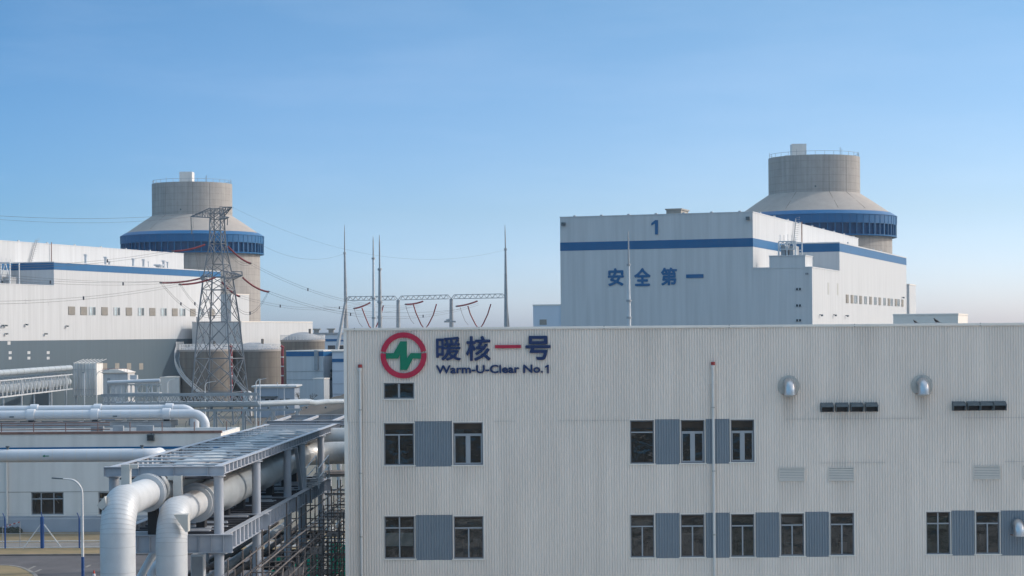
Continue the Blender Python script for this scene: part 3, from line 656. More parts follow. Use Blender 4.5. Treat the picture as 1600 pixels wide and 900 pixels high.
h1, loc1 = hall(1, dict(Y=415, t=(1311.5, 378), far=(1416, 400), nearB=(1268.8, 418), low=(1269, 418.5), A=(1176, 332), left=(875, 339), urear=(1341, 370),
    label='white turbine hall with large blue characters and a blue band, behind the front building', zg=12.0,
    zb=lambda loc, yN: (loc(1150, 386, y=yN).z, loc(1150, 372.5, y=yN).z), pent=((1202, 401), (1258, 401), 7.5),
    ladder=((1239, 377), (1243.5, 348)), pole=(1253.5, 350), cowls=[(1325, 381, 1.0, .12), (1334, 383, .3, .2), (1365, 389, .8, .10), (1377, 392, .9, .12)],
    wins=w1, wz=((1323.5, 460.3), (1323.5, 473.3)), lamps=[(1280.5, 492), (1302, 492), (1321, 493), (1409, 464.5)], flamps=[(881, 350), (1169, 341)],
    side=[(1294.5, 451, .8, 1.2, m_beige), (1309, 452, .8, 1.2, m_beige)],
    front=[(1247.8, 451.7, .5, .22), (1247.8, 477.3, .5, .22), (1248, 500.5, .5, .22), (1261, 427.7, .28, .18)],
    text=[('1', 1018, 1028.3, 344, 366.5, .02), ('安', 950, 975, 419, 447, .03), ('全', 991, 1016.8, 418.7, 447, .03), ('第', 1032.7, 1058, 418, 446, .022), ('一', 1072, 1099.5, 428.6, 434.3, .03)],
    roofbox=((1041, 328.5), (1064, 328.5))))
h2, loc2 = hall(2, dict(Y=488, t=(84, 408.6), far=(344.5, 425), low=(84, 447.2), urear=(287, 397), num=HALL[1],
    label='white turbine hall with grey base and blue band at the far left behind the pipes', zg=(140, 531),
    pent=((-14, 412), (32, 412), 7.5), ladder=((45, 408), (57, 380)), pole=(81, 380), cowls=[(134, 412, 2.2, .35), (165, 415, 1.9, .35), (208.5, 419, 1.9, .35), (224.5, 420, 1.9, .35), (256, 422, 1.9, .4), (262, 422, 1.6, .25), (171, 415, .8, .3), (248, 422, .7, .9), (232, 421, 1.4, .12)],
    wins=w2, wz=((107, 478.8), (107, 492)), lamps=[(3, 508), (7.5, 508), (39.5, 506.5), (103, 509), (70, 521), (8, 521)], flamps=[],
    side=[(43, 471, .8, .6, m_white), (78.5, 474, .9, .6, m_white), (14, 536, .6, .4, m_white)] + [(x, y, .6, .33, m_white) for x in (15.8, 45, 75.2) for y in (551, 559.5)]
        + [(x, 572.5, 1.05, .85, m_louvbr) for x in (164, 183, 201.5, 220.5)],
    front=[]))
# low annex buildings next to the halls
def block(name, loc, sx, sy, z0, h, m, label, cat='building', rz=HROT, cap=.25, extra=None, group=None):
    """box building with origin at its near right corner: x runs left (negative), y runs away"""
    t = T(name, (loc.x, loc.y, z0), label, cat, group, rz)
    t.part(MB().box(-sx, 0, 0, sy, 0, h), 'wall', m, None, False)
    t.part(MB().box(-sx - .08, .08, -.08, sy + .08, h + .003, h + cap), 'roof_edge', m_trim, None, False)
    if extra: extra(t, sx, sy, h)
    return t
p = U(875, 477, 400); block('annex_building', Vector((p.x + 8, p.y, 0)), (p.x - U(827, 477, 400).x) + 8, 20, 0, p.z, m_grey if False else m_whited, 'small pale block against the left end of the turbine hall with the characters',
    extra=lambda t, sx, sy, h: t.part(MB().box(-sx + 1.4, -sx + 2.9, -.05, .01, h - 3.9, h - 2.8), 'vent', m_louvbr, None, False))
p = U(1497, 492, 330); q = U(1396, 492, 330); block('annex_building', Vector((p.x, p.y, 0)), p.x - q.x, 14, 0, p.z, m_trim, 'long low pale block whose top shows above the roof edge behind the two birds')
p = U(1420.7, 445, 520); block('annex_building', Vector((p.x, p.y, 0)), 5, 12, 0, p.z, m_white, 'narrow bright white block at the right end of the turbine hall with the characters')
p = U(360.8, 460, 600); block('annex_building', Vector((p.x, p.y, 0)), 8, 12, 0, p.z, m_white, 'narrow bright white block at the right end of the left turbine hall, behind the pylon')
p = U(377, 503.3, 545); q = U(291, 504.5, 545)
block('annex_building', Vector((p.x, p.y, 0)), p.x - q.x, 46, 0, p.z, m_white, 'flat roofed white annex block behind the two concrete tanks and the pylon',
      extra=lambda t, sx, sy, h: t.part(MB().tube([(-sx + 1, 1, h), (-sx + 1, 1, h + 1.6)], .25, 6), 'roof_cowl', m_gal, None, False))

# ------------------------------------------------------------ shield buildings
def shield(cx_, Yc, label, hx):
    c = U(cx_, 400, Yc); o = empty('shield_building', (c.x, Yc, 1.25), label, 'reactor building', 'round shield buildings'); p = lambda mb, n, m, par=None: mb.build(n, m, par or o)
    p(MB().lathe([(21.7, -1.25), (21.7, 44)], 96), 'wall', m_conc)
    p(MB().lathe([(12.9, 55.4), (16.4, 53.1), (20.3, 50.4), (21.3, 49.75)], 96), 'cone_roof', m_concroof)
    p(MB().lathe([(12.9, 55.3), (12.9, 65.7), (12.5, 65.7), (12.5, 65.2), (0.01, 65.2)], 96), 'water_tank', m_conc)
    r_ = p(MB().lathe([(21.3, 49.78), (21.5, 49.74), (23.15, 48.72), (23.15, 48.55), (23.0, 48.5), (22.95, 46.2), (22.3, 46.2)], 96), 'inlet_ring', m_blue)
    p(MB().lathe([(22.35, 46.3), (22.25, 43.0)], 96), 'inlet_louver', m_bluedk, r_)
    p(MB().lathe([(21.6, 42.75), (23.0, 42.75), (23.05, 43.15), (22.2, 43.2)], 96), 'ring_sill', m_blue, r_)
    fr = MB(); n = 68
    for k in range(n):
        a = 2*math.pi*k/n + .02; w_ = .12 if k % 2 else .17
        d = Vector((math.cos(a), math.sin(a), 0)); s_ = Vector((-d.y, d.x, 0))
        q = [d*22.2 - s_*w_, d*22.95 - s_*w_, d*22.95 + s_*w_, d*22.2 + s_*w_]
        fr.add([x + Vector((0,0,43.16)) for x in q] + [x + Vector((0,0,46.19)) for x in q], [(3,2,1,0),(4,5,6,7),(0,1,5,4),(1,2,6,5),(2,3,7,6),(3,0,4,7)])
        fr.bar(d*22.99 + Vector((0,0,46.25)), d*23.03 + Vector((0,0,48.5)), .10, .07)
    p(fr, 'ring_frame', m_bluerib, r_)
    pa = MB()   # alternate recessed dark panels behind the frame
    rl = MB(); nr = 30
    for k in range(nr):
        a = 2*math.pi*k/nr; x, y = 12.6*math.cos(a), 12.6*math.sin(a); rl.tube([(x, y, 65.6), (x, y, 66.8 if k % 5 else 67.4)], .05, 5)
    for z in (66.25, 66.75):
        if z < 66.5: continue
        rl.tube([(12.6*math.cos(2*math.pi*k/60), 12.6*math.sin(2*math.pi*k/60), z) for k in range(61)], .045, 4, False)
    p(rl, 'railing', m_gal)
    p(MB().box(hx, hx + 4.1, -2.2, 2.0, 65.2, 69.7).box(hx - 1.9, hx - .01, -1.8, 1.5, 65.2, 66.5), 'roof_house', m_wall)
    p(MB().tube([(6.2, -8.6, 65.2), (6.2, -8.6, 68)], .08, 5), 'roof_pole', m_gal)
    jt = MB()
    for a in (-1.38, -.95, -2.1):
        d = Vector((math.cos(a), math.sin(a), 0)); jt.bar(d*20.25 + Vector((0,0,50.45)), d*12.95 + Vector((0,0,55.4)), .12, .05); jt.bar(d*12.91 + Vector((0,0,55.5)), d*12.91 + Vector((0,0,65.5)), .09, .03)
    p(jt, 'joint', m_tank)
    p(MB().box(-1.6, -1.2, -12.98, -12.8, 56.6, 57.1), 'hatch', m_darkmetal)
    # small fittings on the wall under the ring, on the sunlit side
    return o
t1 = shield(1273, 566, 'round concrete shield building with blue ring rising behind the turbine hall with the characters', -6.5)
t2 = shield(301, 642, 'round concrete shield building with blue ring behind the pylon at the left', -3.7)

# ------------------------------------------------------------ storage tanks with spiral stairs
def tank(cx_, Y, rp, ytop, label, stair=None, dome=1.2):
    s_ = ppm(Y); c = U(cx_, ytop, Y); r = rp/s_; H = c.z
    o = empty('storage_tank', (c.x, Y, 0), label, 'tank', 'concrete storage tanks'); p = lambda mb, n, m, par=None: mb.build(n, m, par or o)
    p(MB().lathe([(r, 0), (r, H - .5)], 64), 'wall', m_tank)
    p(MB().lathe([(r + .12, H - .5), (r + .12, H), (r - .3, H + .02)], 64), 'rim', m_concroof)
    p(MB().lathe([(r - .3, H), (r*.8, H + dome*.35), (r*.5, H + dome*.75), (r*.2, H + dome*.97), (.01, H + dome)], 48), 'dome_roof', m_roofgrey)
    p(MB().tube([(r*.35, -r*.2, H + dome*.5), (r*.35, -r*.2, H + dome + .9)], .35, 8), 'roof_vent', m_tank)
    rl = MB(); n = 40
    for k in range(n):
        a = 2*math.pi*k/n; rl.tube([(r*math.cos(a), r*math.sin(a), H), (r*math.cos(a), r*math.sin(a), H + 1.3)], .055, 4)
    for z in (.5, .9, 1.3): rl.tube([(r*math.cos(2*math.pi*k/48), r*math.sin(2*math.pi*k/48), H + z) for k in range(49)], .06, 4, False)
    p(rl, 'railing', m_wpaint)
    if stair:
        a0, a1, z0, z1 = stair; n = 46; st = MB(); hr = MB()
        for ro_ in (r + .15, r + 1.25):
            pts = [(ro_*math.cos(R(a0+(a1-a0)*k/n)), ro_*math.sin(R(a0+(a1-a0)*k/n)), z0+(z1-z0)*k/n) for k in range(n+1)]
            for a_, b_ in zip(pts, pts[1:]): st.bar(a_, b_, .1, .35)
        for k in range(n):
            a = R(a0+(a1-a0)*k/n); z = z0+(z1-z0)*k/n
            st.bar(((r+.15)*math.cos(a), (r+.15)*math.sin(a), z), ((r+1.25)*math.cos(a), (r+1.25)*math.sin(a), z), .34, .06)
            hr.tube([((r+1.25)*math.cos(a), (r+1.25)*math.sin(a), z), ((r+1.25)*math.cos(a), (r+1.25)*math.sin(a), z+1.2)], .05, 4)
        for dz in (.6, 1.2): hr.tube([((r+1.25)*math.cos(R(a0+(a1-a0)*k/n)), (r+1.25)*math.sin(R(a0+(a1-a0)*k/n)), z0+(z1-z0)*k/n+dz) for k in range(n+1)], .06, 4)
        p(st, 'spiral_stair', m_gal2); p(hr, 'stair_railing', m_wpaint)
        if a0 < 200:
            pf = MB()
            for k in range(9): a = R(a0 - k*3.2); pf.tube([((r+1.25)*math.cos(a), (r+1.25)*math.sin(a), H-.2), ((r+1.25)*math.cos(a), (r+1.25)*math.sin(a), H+2.0)], .06, 4)
            p(pf, 'landing_railing', m_wpaint)
    return o
tank(322, 500, 41, 546, 'brown concrete tank with white railing and spiral stair winding down its left side', (172, 298, 14, 0.3))
tank(397, 508, 41.5, 546, 'brown concrete tank with a low grey dome, right behind the red and white pole', (215, 282, 10.5, 0.3), 1.8)
tank(473, 560, 34.5, 531, 'far domed concrete tank showing above the small blue banded building', None, 2.2)
for px, Y, lb in ((361, 485, 'red and white pole standing between the two brown tanks'), (441, 488, 'red and white pole standing right of the second brown tank')):
    a = U(px, 546, Y); t = T('marker_pole', (a.x, Y, 0), lb, 'pole', 'red and white poles by the tanks'); r_ = .34; H = a.z
    t.part(MB().tube([(a.x, Y, 0), (a.x, Y, H)], r_, 10), 'pole', m_crimson)
    for k in range(6): z = H - 2 - k*2.3; t.part(MB().tube([(a.x, Y, z), (a.x, Y, z + .28)], r_ + .03, 10), 'white_band', m_wpaint)
    t.part(MB().tube([(a.x, Y, H), (a.x + .25, Y, H + .5), (a.x - .35, Y, H + .9)], r_*.9, 8), 'head', m_crimson)

# building with blue band and small window grid
def ex(t, sx, sy, h):
    t.part(MB().box(-sx - .04, .04, -.05, sy + .04, h - 1.15, h - .05), 'blue_band', m_blue, None, False)
    for z in (h - 4.8, h - 6.8): t.part(MB().box(-sx, 0, -.07, -.002, z, z + .12), 'seam', m_gal, None, False)
    for i in range(2):
        for k in range(3):
            y0 = sy*(.25 + .38*i); f_ = t.part(MB().box(.002, .08, y0 - 1.1, y0 + 1.1, h - 5.1 - k*.95, h - 4.4 - k*.95), 'window', m_darkmetal, None, False)
            t.part(MB().box(.082, .12, y0 - .12, y0 + .12, h - 5.1 - k*.95, h - 4.4 - k*.95), 'frame', m_white, f_, False)
    t.part(MB().box(-2.1, -1.2, -.6, -.01, h - 4.4, h + .3), 'wall_duct', m_gal, None, False)
p = U(505, 549, 470); q = U(441.5, 549, 470); block('plant_building', Vector((p.x, p.y, 0)), p.x - q.x, 20, 0, p.z, m_white, 'small pale building with blue roof band and six tiny windows below the far domed tank', extra=ex)
p = U(506, 592.5, 455); q = U(487.5, 592.5, 455); block('entrance_hut', Vector((p.x, p.y, 3)), p.x - q.x, 3, 0, p.z, m_white, 'small white hut with a canopy in front of the blue banded building', 'hut')
# switchgear building carrying the gantry
sw = U(519, 549.5, 466); swr = U(818, 545, 466)
t = T('switchgear_building', (sw.x, 466, 0), 'pale blue grey building with blue stripe, half hidden behind the front building', 'building')
ZS = sw.z
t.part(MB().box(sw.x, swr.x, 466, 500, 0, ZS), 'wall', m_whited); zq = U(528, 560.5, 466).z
t.part(MB().box(sw.x - .05, swr.x, 465.9, 465.998, zq - .8, zq), 'blue_stripe', m_blue)
t.part(MB().box(sw.x - .2, swr.x + .2, 465.7, 500.2, ZS + .003, ZS + .3), 'roof_edge', m_trim)
for y in (580, 600, 616): z = U(528, y, 466).z; t.part(MB().box(sw.x, swr.x, 465.93, 465.999, z, z + .09), 'seam', m_gal)
# far hall
Yf = 800; a = U(424, 523.2, Yf); b = U(700, 521.5, Yf)
t = T('far_hall', (a.x, Yf, 0), 'long low blue grey hall with small roof vents, far away behind the tanks', 'building')
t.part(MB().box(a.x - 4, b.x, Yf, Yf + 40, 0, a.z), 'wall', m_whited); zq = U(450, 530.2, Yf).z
t.part(MB().box(a.x - 4.02, b.x, Yf - .1, Yf - .003, zq - 1.0, zq), 'blue_band', m_blue)
t.part(MB().prism([(a.x - 4.5, a.z + .003), (b.x, a.z + .003), (b.x, a.z + .7), (a.x - 4.5, a.z + .7)], Yf - .5, Yf + 40.5), 'roof', m_roofgrey)
for px in (426, 455.5, 471, 492.5, 515.5): x = U(px, 520, Yf).x; w_ = 1.0 if px != 471 else .4; t.part(MB().box(x - w_, x + w_, Yf + 4, Yf + 6, a.z + .7, a.z + 1.9).box(x - w_*1.7, x + w_*1.7, Yf + 3.6, Yf + 6.4, a.z + 1.9, a.z + 2.4 if px != 471 else a.z + 3.2), 'roof_vent', m_louvbr)
for px in (518, 531): q = U(px, 542, Yf); t.part(MB().box(q.x - 1.5, q.x + 1.5, Yf - .06, Yf - .004, q.z - 1.6, q.z + .6), 'window', m_dglass)
# low grey building with white roof
p = U(460, 606.5, 430); q = U(397, 607, 430)
def ex2(t, sx, sy, h):
    t.part(MB().box(-sx + 1.2, -sx + 5.2, -1.2, -.01, h - 1.9, h - 1.7), 'canopy', m_darkmetal, None, False)
    for x in (-sx + 2.4, -sx + 3.6, -3.2, -1.8): t.part(MB().box(x, x + .8, -.08, .0, h - 3.1, h - 2.3), 'window', m_dglass, None, False)
    t.part(MB().box(-sx - .5, .5, -.5, sy + .5, h + .26, h + .6), 'roof', m_wpaint, None, False)
block('service_building', Vector((p.x, p.y, 0)), p.x - q.x, 9, 0, p.z, m_wallbl, 'low grey building with a white flat roof in front of the brown tanks', rz=0, extra=ex2)
p = U(387, 612, 440); t = T('liquid_tank', (p.x, 440, 0), 'small upright white vessel beside the low grey building', 'tank')
t.part(MB().lathe([(1.0, 0), (1.0, p.z - .5), (.8, p.z), (.01, p.z + .25)], 20, (p.x, 440)), 'vessel', m_wpaint); t.part(MB().tube([(p.x - 1.3, 439.5, 0), (p.x - 1.3, 439.5, p.z + .4)], .1, 6), 'pipe', m_crimson)

# ------------------------------------------------------------ transmission pylon
def lattice_leg(mb, A, B, C_, D, n, w_, wb, xb=True):
    """face between two legs A->B and C->D, n panels of X bracing"""
    A, B, C_, D = map(Vector, (A, B, C_, D))
    q = lambda P, Q, t: P.lerp(Q, t)
    ts = [1 - (1 - k/n)**1.35 if False else k/n for k in range(n+1)]
    for k in range(n):
        a, b, c, d = q(A, B, ts[k]), q(A, B, ts[k+1]), q(C_, D, ts[k]), q(C_, D, ts[k+1])
        mb.bar(a, d, wb); mb.bar(c, b, wb)
        if xb: mb.bar(b, d, wb)
def pylon():
    Y = 400; s_ = ppm(Y); o = U(344.5, 656, Y); cx_, cy_ = o.x, Y
    t = T('transmission_pylon', (cx_, cy_, 0), 'tall grey lattice pylon standing before the brown tanks', 'pylon')
    zof = lambda py: U(342, py, Y).z
    phi = R(31.7); cent = lambda z: Vector((cx_ - (z/42)*.35, cy_, z))
    rad = {0: 52/s_, zof(500): 34.5/s_, zof(433): 24.5/s_, zof(380): 13.6/s_, zof(345): 12.2/s_, zof(326): 11/s_}
    zs = sorted(rad)
    def leg(k, z):
        for a, b in zip(zs, zs[1:]):
            if z <= b + 1e-6: r_ = rad[a] + (rad[b]-rad[a])*(z-a)/(b-a); break
        else: r_ = rad[zs[-1]]
        an = phi + k*math.pi/2; return cent(z) + Vector((math.cos(an), math.sin(an), 0))*r_
    for k in range(4):
        mb = MB()
        for a, b in zip(zs, zs[1:]): mb.bar(leg(k, a), leg(k, b),   .28 if b < 30 else .22)
        t.part(mb, 'leg', m_pyl)
    lev = [0, zof(612), zof(560), zof(503), zof(453), zof(433), zof(413), zof(381), zof(360), zof(343), zof(334), zof(326)]
    br = MB()
    for i, (a, b) in enumerate(zip(lev, lev[1:])):
        for k in range(4):
            A, B, C_, D = leg(k, a), leg(k, b), leg((k+1)%4, a), leg((k+1)%4, b); wb = .125 if i < 5 else .10
            br.bar(A, D, wb); br.bar(C_, B, wb); br.bar(B, D, wb)
            if i < 4:
                m_ = (A + B + C_ + D)/4; br.bar(A.lerp(B, .5), (A.lerp(D, .25)), .09); br.bar(A.lerp(B, .5), B.lerp(C_, .25), .09); br.bar(C_.lerp(D, .5), C_.lerp(B, .25), .09); br.bar(C_.lerp(D, .5), D.lerp(A, .25), .09)
                br.bar(m_, B.lerp(D, .5), .08)
    t.part(br, 'bracing', m_pyl)
    def arm(tip, z0, z1, ks, n=5):
        mb = MB(); tip = Vector(tip); rt = [leg(k, z) for k in ks for z in (z0, z1)]
        for q in rt: mb.bar(q, tip, .14)
        for i in range(n):
            a, b = i/n, (i+1)/n; P = [q.lerp(tip, a) for q in rt]; Q = [q.lerp(tip, b) for q in rt]
            mb.bar(P[0], Q[1], .08).bar(P[2], Q[3], .08).bar(P[1], Q[3], .08).bar(P[0], Q[2], .08).bar(P[0], P[1], .08).bar(P[2], P[3], .08)
        t.part(mb, 'cross_arm', m_pyl); return tip
    TL = arm(U(298, 338.5, 404), zof(340), zof(325), (1, 2), 8)
    TR = arm(U(362.5, 323.5, 394), zof(338), zof(324), (3, 0), 4)
    TR2 = arm(U(357.5, 339.5, 392), zof(343), zof(338), (3, 0), 2)
    BL = arm(U(313, 434.5, 405), zof(440), zof(428), (1, 2), 4)
    BR = arm(U(378.5, 430.5, 393), zof(437), zof(424), (3, 0), 5)
    t.part(MB().bar(U(378, 424.5, 393), BR, .2).bar(U(378, 424.5, 393), leg(0, zof(424)), .14), 'arm_bracket', m_pyl)
    hp = MB()
    for (x0, y0, x1, y1) in ((298.4, 339, 299.3, 366), (355.7, 341, 355.2, 352)): hp.tube([U(x0, y0, 404), U(x1, y1, 404)], .1, 5)
    t.part(hp, 'hanging_insulator', m_darkmetal)
    return t
pylon()
# insulator strings and wires
def insulator(p0, p1, s_, label, grp='red insulator strings on the pylon', rr=.22):
    pts = sag(p0, p1, s_, 10); c = Vector(pts[0])
    t = T('insulator_string', c, label, 'insulator', grp); mb = MB(); prof = []
    L = (Vector(p1)-Vector(p0)).length; n = max(12, int(L/.32)); P = sag(p0, p1, s_, 2*n)
    t.part(MB().tube(P, [rr*.5 if i % 2 else rr for i in range(2*n+1)], 7, True, False), 'disc_string', m_ins)
    e = Vector(P[-1]); d = (e - Vector(P[-2])).normalized()
    t.part(MB().box(e.x-.3, e.x+.3, e.y-.3, e.y+.3, e.z-.1, e.z+.1), 'yoke', m_wire)
    return e
def wires(a, b, s_, label, grp, off=.22, r_=.025, n=2, sp=None):
    a, b = Vector(a), Vector(b); m_ = (a + b)/2; t = T('power_line', a, label, 'power line', grp)
    for k in range(n):
        d = Vector((0, 0, off*(1 - 2*k))) if n > 1 else Vector((0, 0, 0))
        t.part(MB().tube([p + d for p in sag(a, b, s_, 40)], r_, 4, True), 'wire', m_wire)
    for q in sp or []:
        p = sag(a, b, s_, 100)[int(q*100)]; t.part(MB().box(p.x-.12, p.x+.12, p.y-.12, p.y+.12, p.z-off-.1, p.z+off+.1), 'spacer', m_wire)
gi, gw = 'red insulator strings on the pylon', 'wire pairs strung from the pylon'
i1 = insulator(U(356.5, 385, 396), U(391, 411.5, 402), .45, 'upper red insulator string reaching right from the pylon body over the blue ring')
i2 = insulator(U(379.5, 434, 393), U(419, 456, 399), .5, 'middle red insulator string hanging right from the lower arm, clear of the pylon')
i3 = insulator(U(347, 441, 400), U(373.5, 463, 405), .35, 'lowest red insulator string passing through the pylon body to the right')
i4 = insulator(U(319.5, 382.5, 404), U(270, 392.5, 396), .3, 'upper red insulator string reaching left in front of the blue ring')
i5 = insulator(U(313, 435, 405), U(251.5, 441.8, 398), .3, 'longest red insulator string reaching left, farthest from the pylon')
i6 = insulator(U(336, 433.5, 400), U(281.5, 444.5, 392), .35, 'lower red insulator string reaching left beneath the longest one')
wires(i1, U(655, 478, 486), 3.0, 'highest pair of wires dropping right from the pylon to the gantry', gw, sp=(.3,))
wires(i2, U(748, 475, 476), 4.2, 'middle pair of wires running right from the lower arm to the gantry', gw, sp=(.35, .7))
wires(i3, U(563, 475.5, 486), 1.8, 'lowest pair of wires running right from the pylon to the gantry', gw, sp=(.3, .8))
wires(i4, U(-60, 417, 330), 1.0, 'highest pair of wires crossing the white hall to the left', gw, sp=(.35,))
wires(i5, U(-60, 428, 330), .8, 'middle pair of wires crossing the white hall to the left', gw, sp=(.22, .6))
wires(i6, U(-60, 473, 310), 1.0, 'lowest pair of wires crossing the white hall to the left', gw, sp=(.5,))
wires(U(298, 338.5, 404), U(-60, 337.5, 330), 1.2, 'faint single wire running left from the top arm against the sky', gw, n=1, r_=.02)
wires(U(310, 333, 400), U(-60, 333, 330), 1.0, 'faint single wire running left just above its twin', gw, n=1, r_=.025)
wires(U(363, 323.5, 394), U(789, 390.5, 470), 5.6, 'thin earth wire sagging right from the pylon top to the right gantry spike', gw, n=1, r_=.014)
wires(U(400, 378, 420), U(537.5, 396.5, 490), 2.4, 'thin earth wire sagging right to the left gantry spike', gw, n=1, r_=.02)
wires(i5, U(355, 491, 400), 2.8, 'loop of jumper wires hanging left of the pylon, outer one', gw, sp=(.3, .8))
wires(i6, U(357, 487, 398), 2.6, 'loop of jumper wires hanging left of the pylon, inner one', gw, sp=(.3,))
wires(i2, U(362, 470, 396), 3.4, 'loop of jumper wires hanging right of the pylon', gw, sp=(.5,))
wires(i1, U(352, 385, 398), 1.4, 'short loop of jumper wires under the upper right insulator', gw)

for k, (x0, y0, Y0_, x1, y1, Y1_, lb) in enumerate(((505, 478, 470, 720, 483, 478, 'faint low wire passing under the gantry beams, upper of two'), (505, 482, 470, 640, 481, 484, 'faint low wire passing under the gantry beams, lower of two'),
        (298, 338, 404, 313, 434, 405, 'thin wire hanging down between the two left arms of the pylon'), (-60, 421, 330, 330, 436, 402, 'extra faint wire crossing the white hall to the left arm'))):
    wires(U(x0, y0, Y0_), U(x1, y1, Y1_), 1.2, lb, gw, n=1, r_=.022)
# ------------------------------------------------------------ gantry on the switchgear roof
gpt = [(540, 469.5, 490), (622, 468.7, 484), (705, 466.8, 478), (790.5, 465.3, 472)]
t = T('substation_gantry', (U(540, 469.5, 490).x, 490, ZS), 'grey steel gantry with three lattice beams and tall end spikes above the front building', 'gantry')
tops = [U(*g) for g in gpt]
for k, g in enumerate(gpt):
    tp_ = tops[k]; zt = tp_.z
    mb = MB().tube([(tp_.x, tp_.y, ZS), (tp_.x, tp_.y, zt)], [.62 if k else .5, .40], 10)
    if k == 0:
        f1 = U(526.5, 546, 486); mb.tube([(f1.x, f1.y, ZS), tp_], [.5, .3], 10); f2 = U(544, 546, 495); mb.tube([(f2.x, f2.y, ZS), tp_], [.42, .3], 10)
        for q in range(9):
            z = q/9; a_ = Vector((f1.x, f1.y, ZS)).lerp(tp_, z); b_ = Vector((tp_.x, tp_.y, ZS)).lerp(tp_, z); mb.bar(a_, b_, .1)
    if k == 3: mb.tube([(tp_.x + .9, tp_.y + 2, ZS), tp_], .3, 8)
    t.part(mb, 'post', m_gal)
    if k in (0, 3):
        m1 = U(*((538.5, 396) if k == 0 else (789.8, 390)), g[2]); m2 = U(*((538.3, 351) if k == 0 else (789, 351)), g[2])
        t.part(MB().tube([tp_, m1], [.42, .22], 8).tube([m1 - Vector((0,0,.2)), m1 + Vector((0,0,.3))], .34, 8).tube([m1, m1.lerp(m2, .7), m2], [.16, .12, .04], 6), 'lightning_spike', m_gal)
for k in range(3):
    A, B = tops[k], tops[k+1]; d = (B - A); mb = MB(); n = 9; h = .95; dep = .9; A2, B2 = A + d*.04, B - d*.04
    for y in (-dep/2, dep/2):
        a, b = A2 + Vector((0, y, 0)), B2 + Vector((0, y, 0)); hz = Vector((0,0,h))
        mb.bar(a + d*.02, b - d*.02, .14).bar(a + hz + d*.02, b + hz - d*.02, .14).bar(A, a + hz + d*.02, .12).bar(B, b + hz - d*.02, .12)
        for q in range(n):
            p0, p1 = a.lerp(b, q/n), a.lerp(b, (q+1)/n); pm = (p0+p1)/2 + hz; mb.bar(p0, pm, .09).bar(pm, p1, .09)
    for q in range(n+1):
        p0 = A2.lerp(B2, q/n); mb.bar(p0 - Vector((0, dep/2, 0)), p0 + Vector((0, dep/2, 0)), .08)
    t.part(mb, 'lattice_beam', m_gal)
gg = 'red insulator strings under the gantry'
for nm, (x0, y0), (x1, y1), Y in (('leftmost', (578, 473), (553.5, 482), 486), ('middle', (660.5, 471), (634, 475.5), 480), ('rightmost', (745.5, 470.5), (713.5, 478.5), 476)):
    insulator(U(x0, y0, Y), U(x1, y1, Y - 4), .2, f'{nm} red insulator string lying under the gantry beams', gg, .24)
gj = 'dark red droppers under the gantry'
for k, (nm, c_) in enumerate((('leftmost', ((565.5, 481), (570, 493), (577, 510), (583, 516), (588, 510), (594, 497), (599, 477))), ('middle', ((646, 476), (650, 489), (658, 507), (664, 515), (670, 506), (677, 492), (682, 475))), ('rightmost', ((731, 478), (735, 491), (743, 507), (749, 515), (755, 506), (762, 491), (767, 475))))):
    P = [U(x, y, 480 - 4*k) for x, y in c_]; tt = T('dropper_cable', P[0], f'{nm} of the U shaped dark red droppers hanging below the gantry', 'cable', gj)
    n = 30; tt.part(MB().tube([P[0].lerp(P[-1], 0) if False else P[i] for i in range(len(P))], .15, 6), 'cable', m_ins)
    q = c_[0]; w0 = [U(q[0] - 12, q[1] + 2, 480), U(q[0] - 9, q[1] + 12, 480), U(q[0] - 4, q[1] + 24, 480), U(q[0] + 1, q[1] + 30, 480)]
    tt.part(MB().tube(w0, .05, 4), 'wire', m_wire)
t = T('bus_support', (U(705, 500, 474).x, 474, ZS), 'small horizontal bus fitting on the third gantry post just above the roof edge', 'fitting')
a, b = U(694, 502.5, 474), U(712, 502.5, 474); t.part(MB().tube([a, b], .22, 8), 'bar', m_gal); t.part(MB().tube([U(697, 501, 474), U(703, 499.5, 474)], .3, 8), 'clamp', m_gal)
# free standing lightning rods
for px, pyt, pyj, Y, lb in ((583, 369, 404, 300, 'thin pinkish lightning rod just left of the thicker dark one'), (592.8, 367, 421, 250, 'thick dark lightning rod standing in front of the first gantry bay'), (981.7, 360, 414, 260, 'slim lightning rod crossing the characters on the turbine hall')):
    top, j = U(px, pyt, Y), U(px, pyj, Y); x = top.x; t = T('lightning_rod', (x, Y, 0), lb, 'lightning rod', 'free standing lightning rods'); zj = j.z; mt = m_crimson if False else (m_gal2 if px != 592.8 else m_gal)
    zm = U(px, 500, Y).z; rb = .36 if px > 590 else .34
    t.part(MB().tube([(x, Y, 0), (x, Y, zm), (x, Y, zj)], [rb, rb*.72, rb*.42], 12), 'pole', mt)
    t.part(MB().tube([(x, Y, zj), (x, Y, zj + (top.z-zj)*.75), (x, Y, top.z)], [.11, .08, .03], 6), 'spike', m_gal)
    for z in (zj, zm + (zj - zm)*.35, zm + .3): t.part(MB().tube([(x, Y, z-.12), (x, Y, z+.15)], rb*.95 if z < zj else .26, 10), 'joint_flange', m_gal)
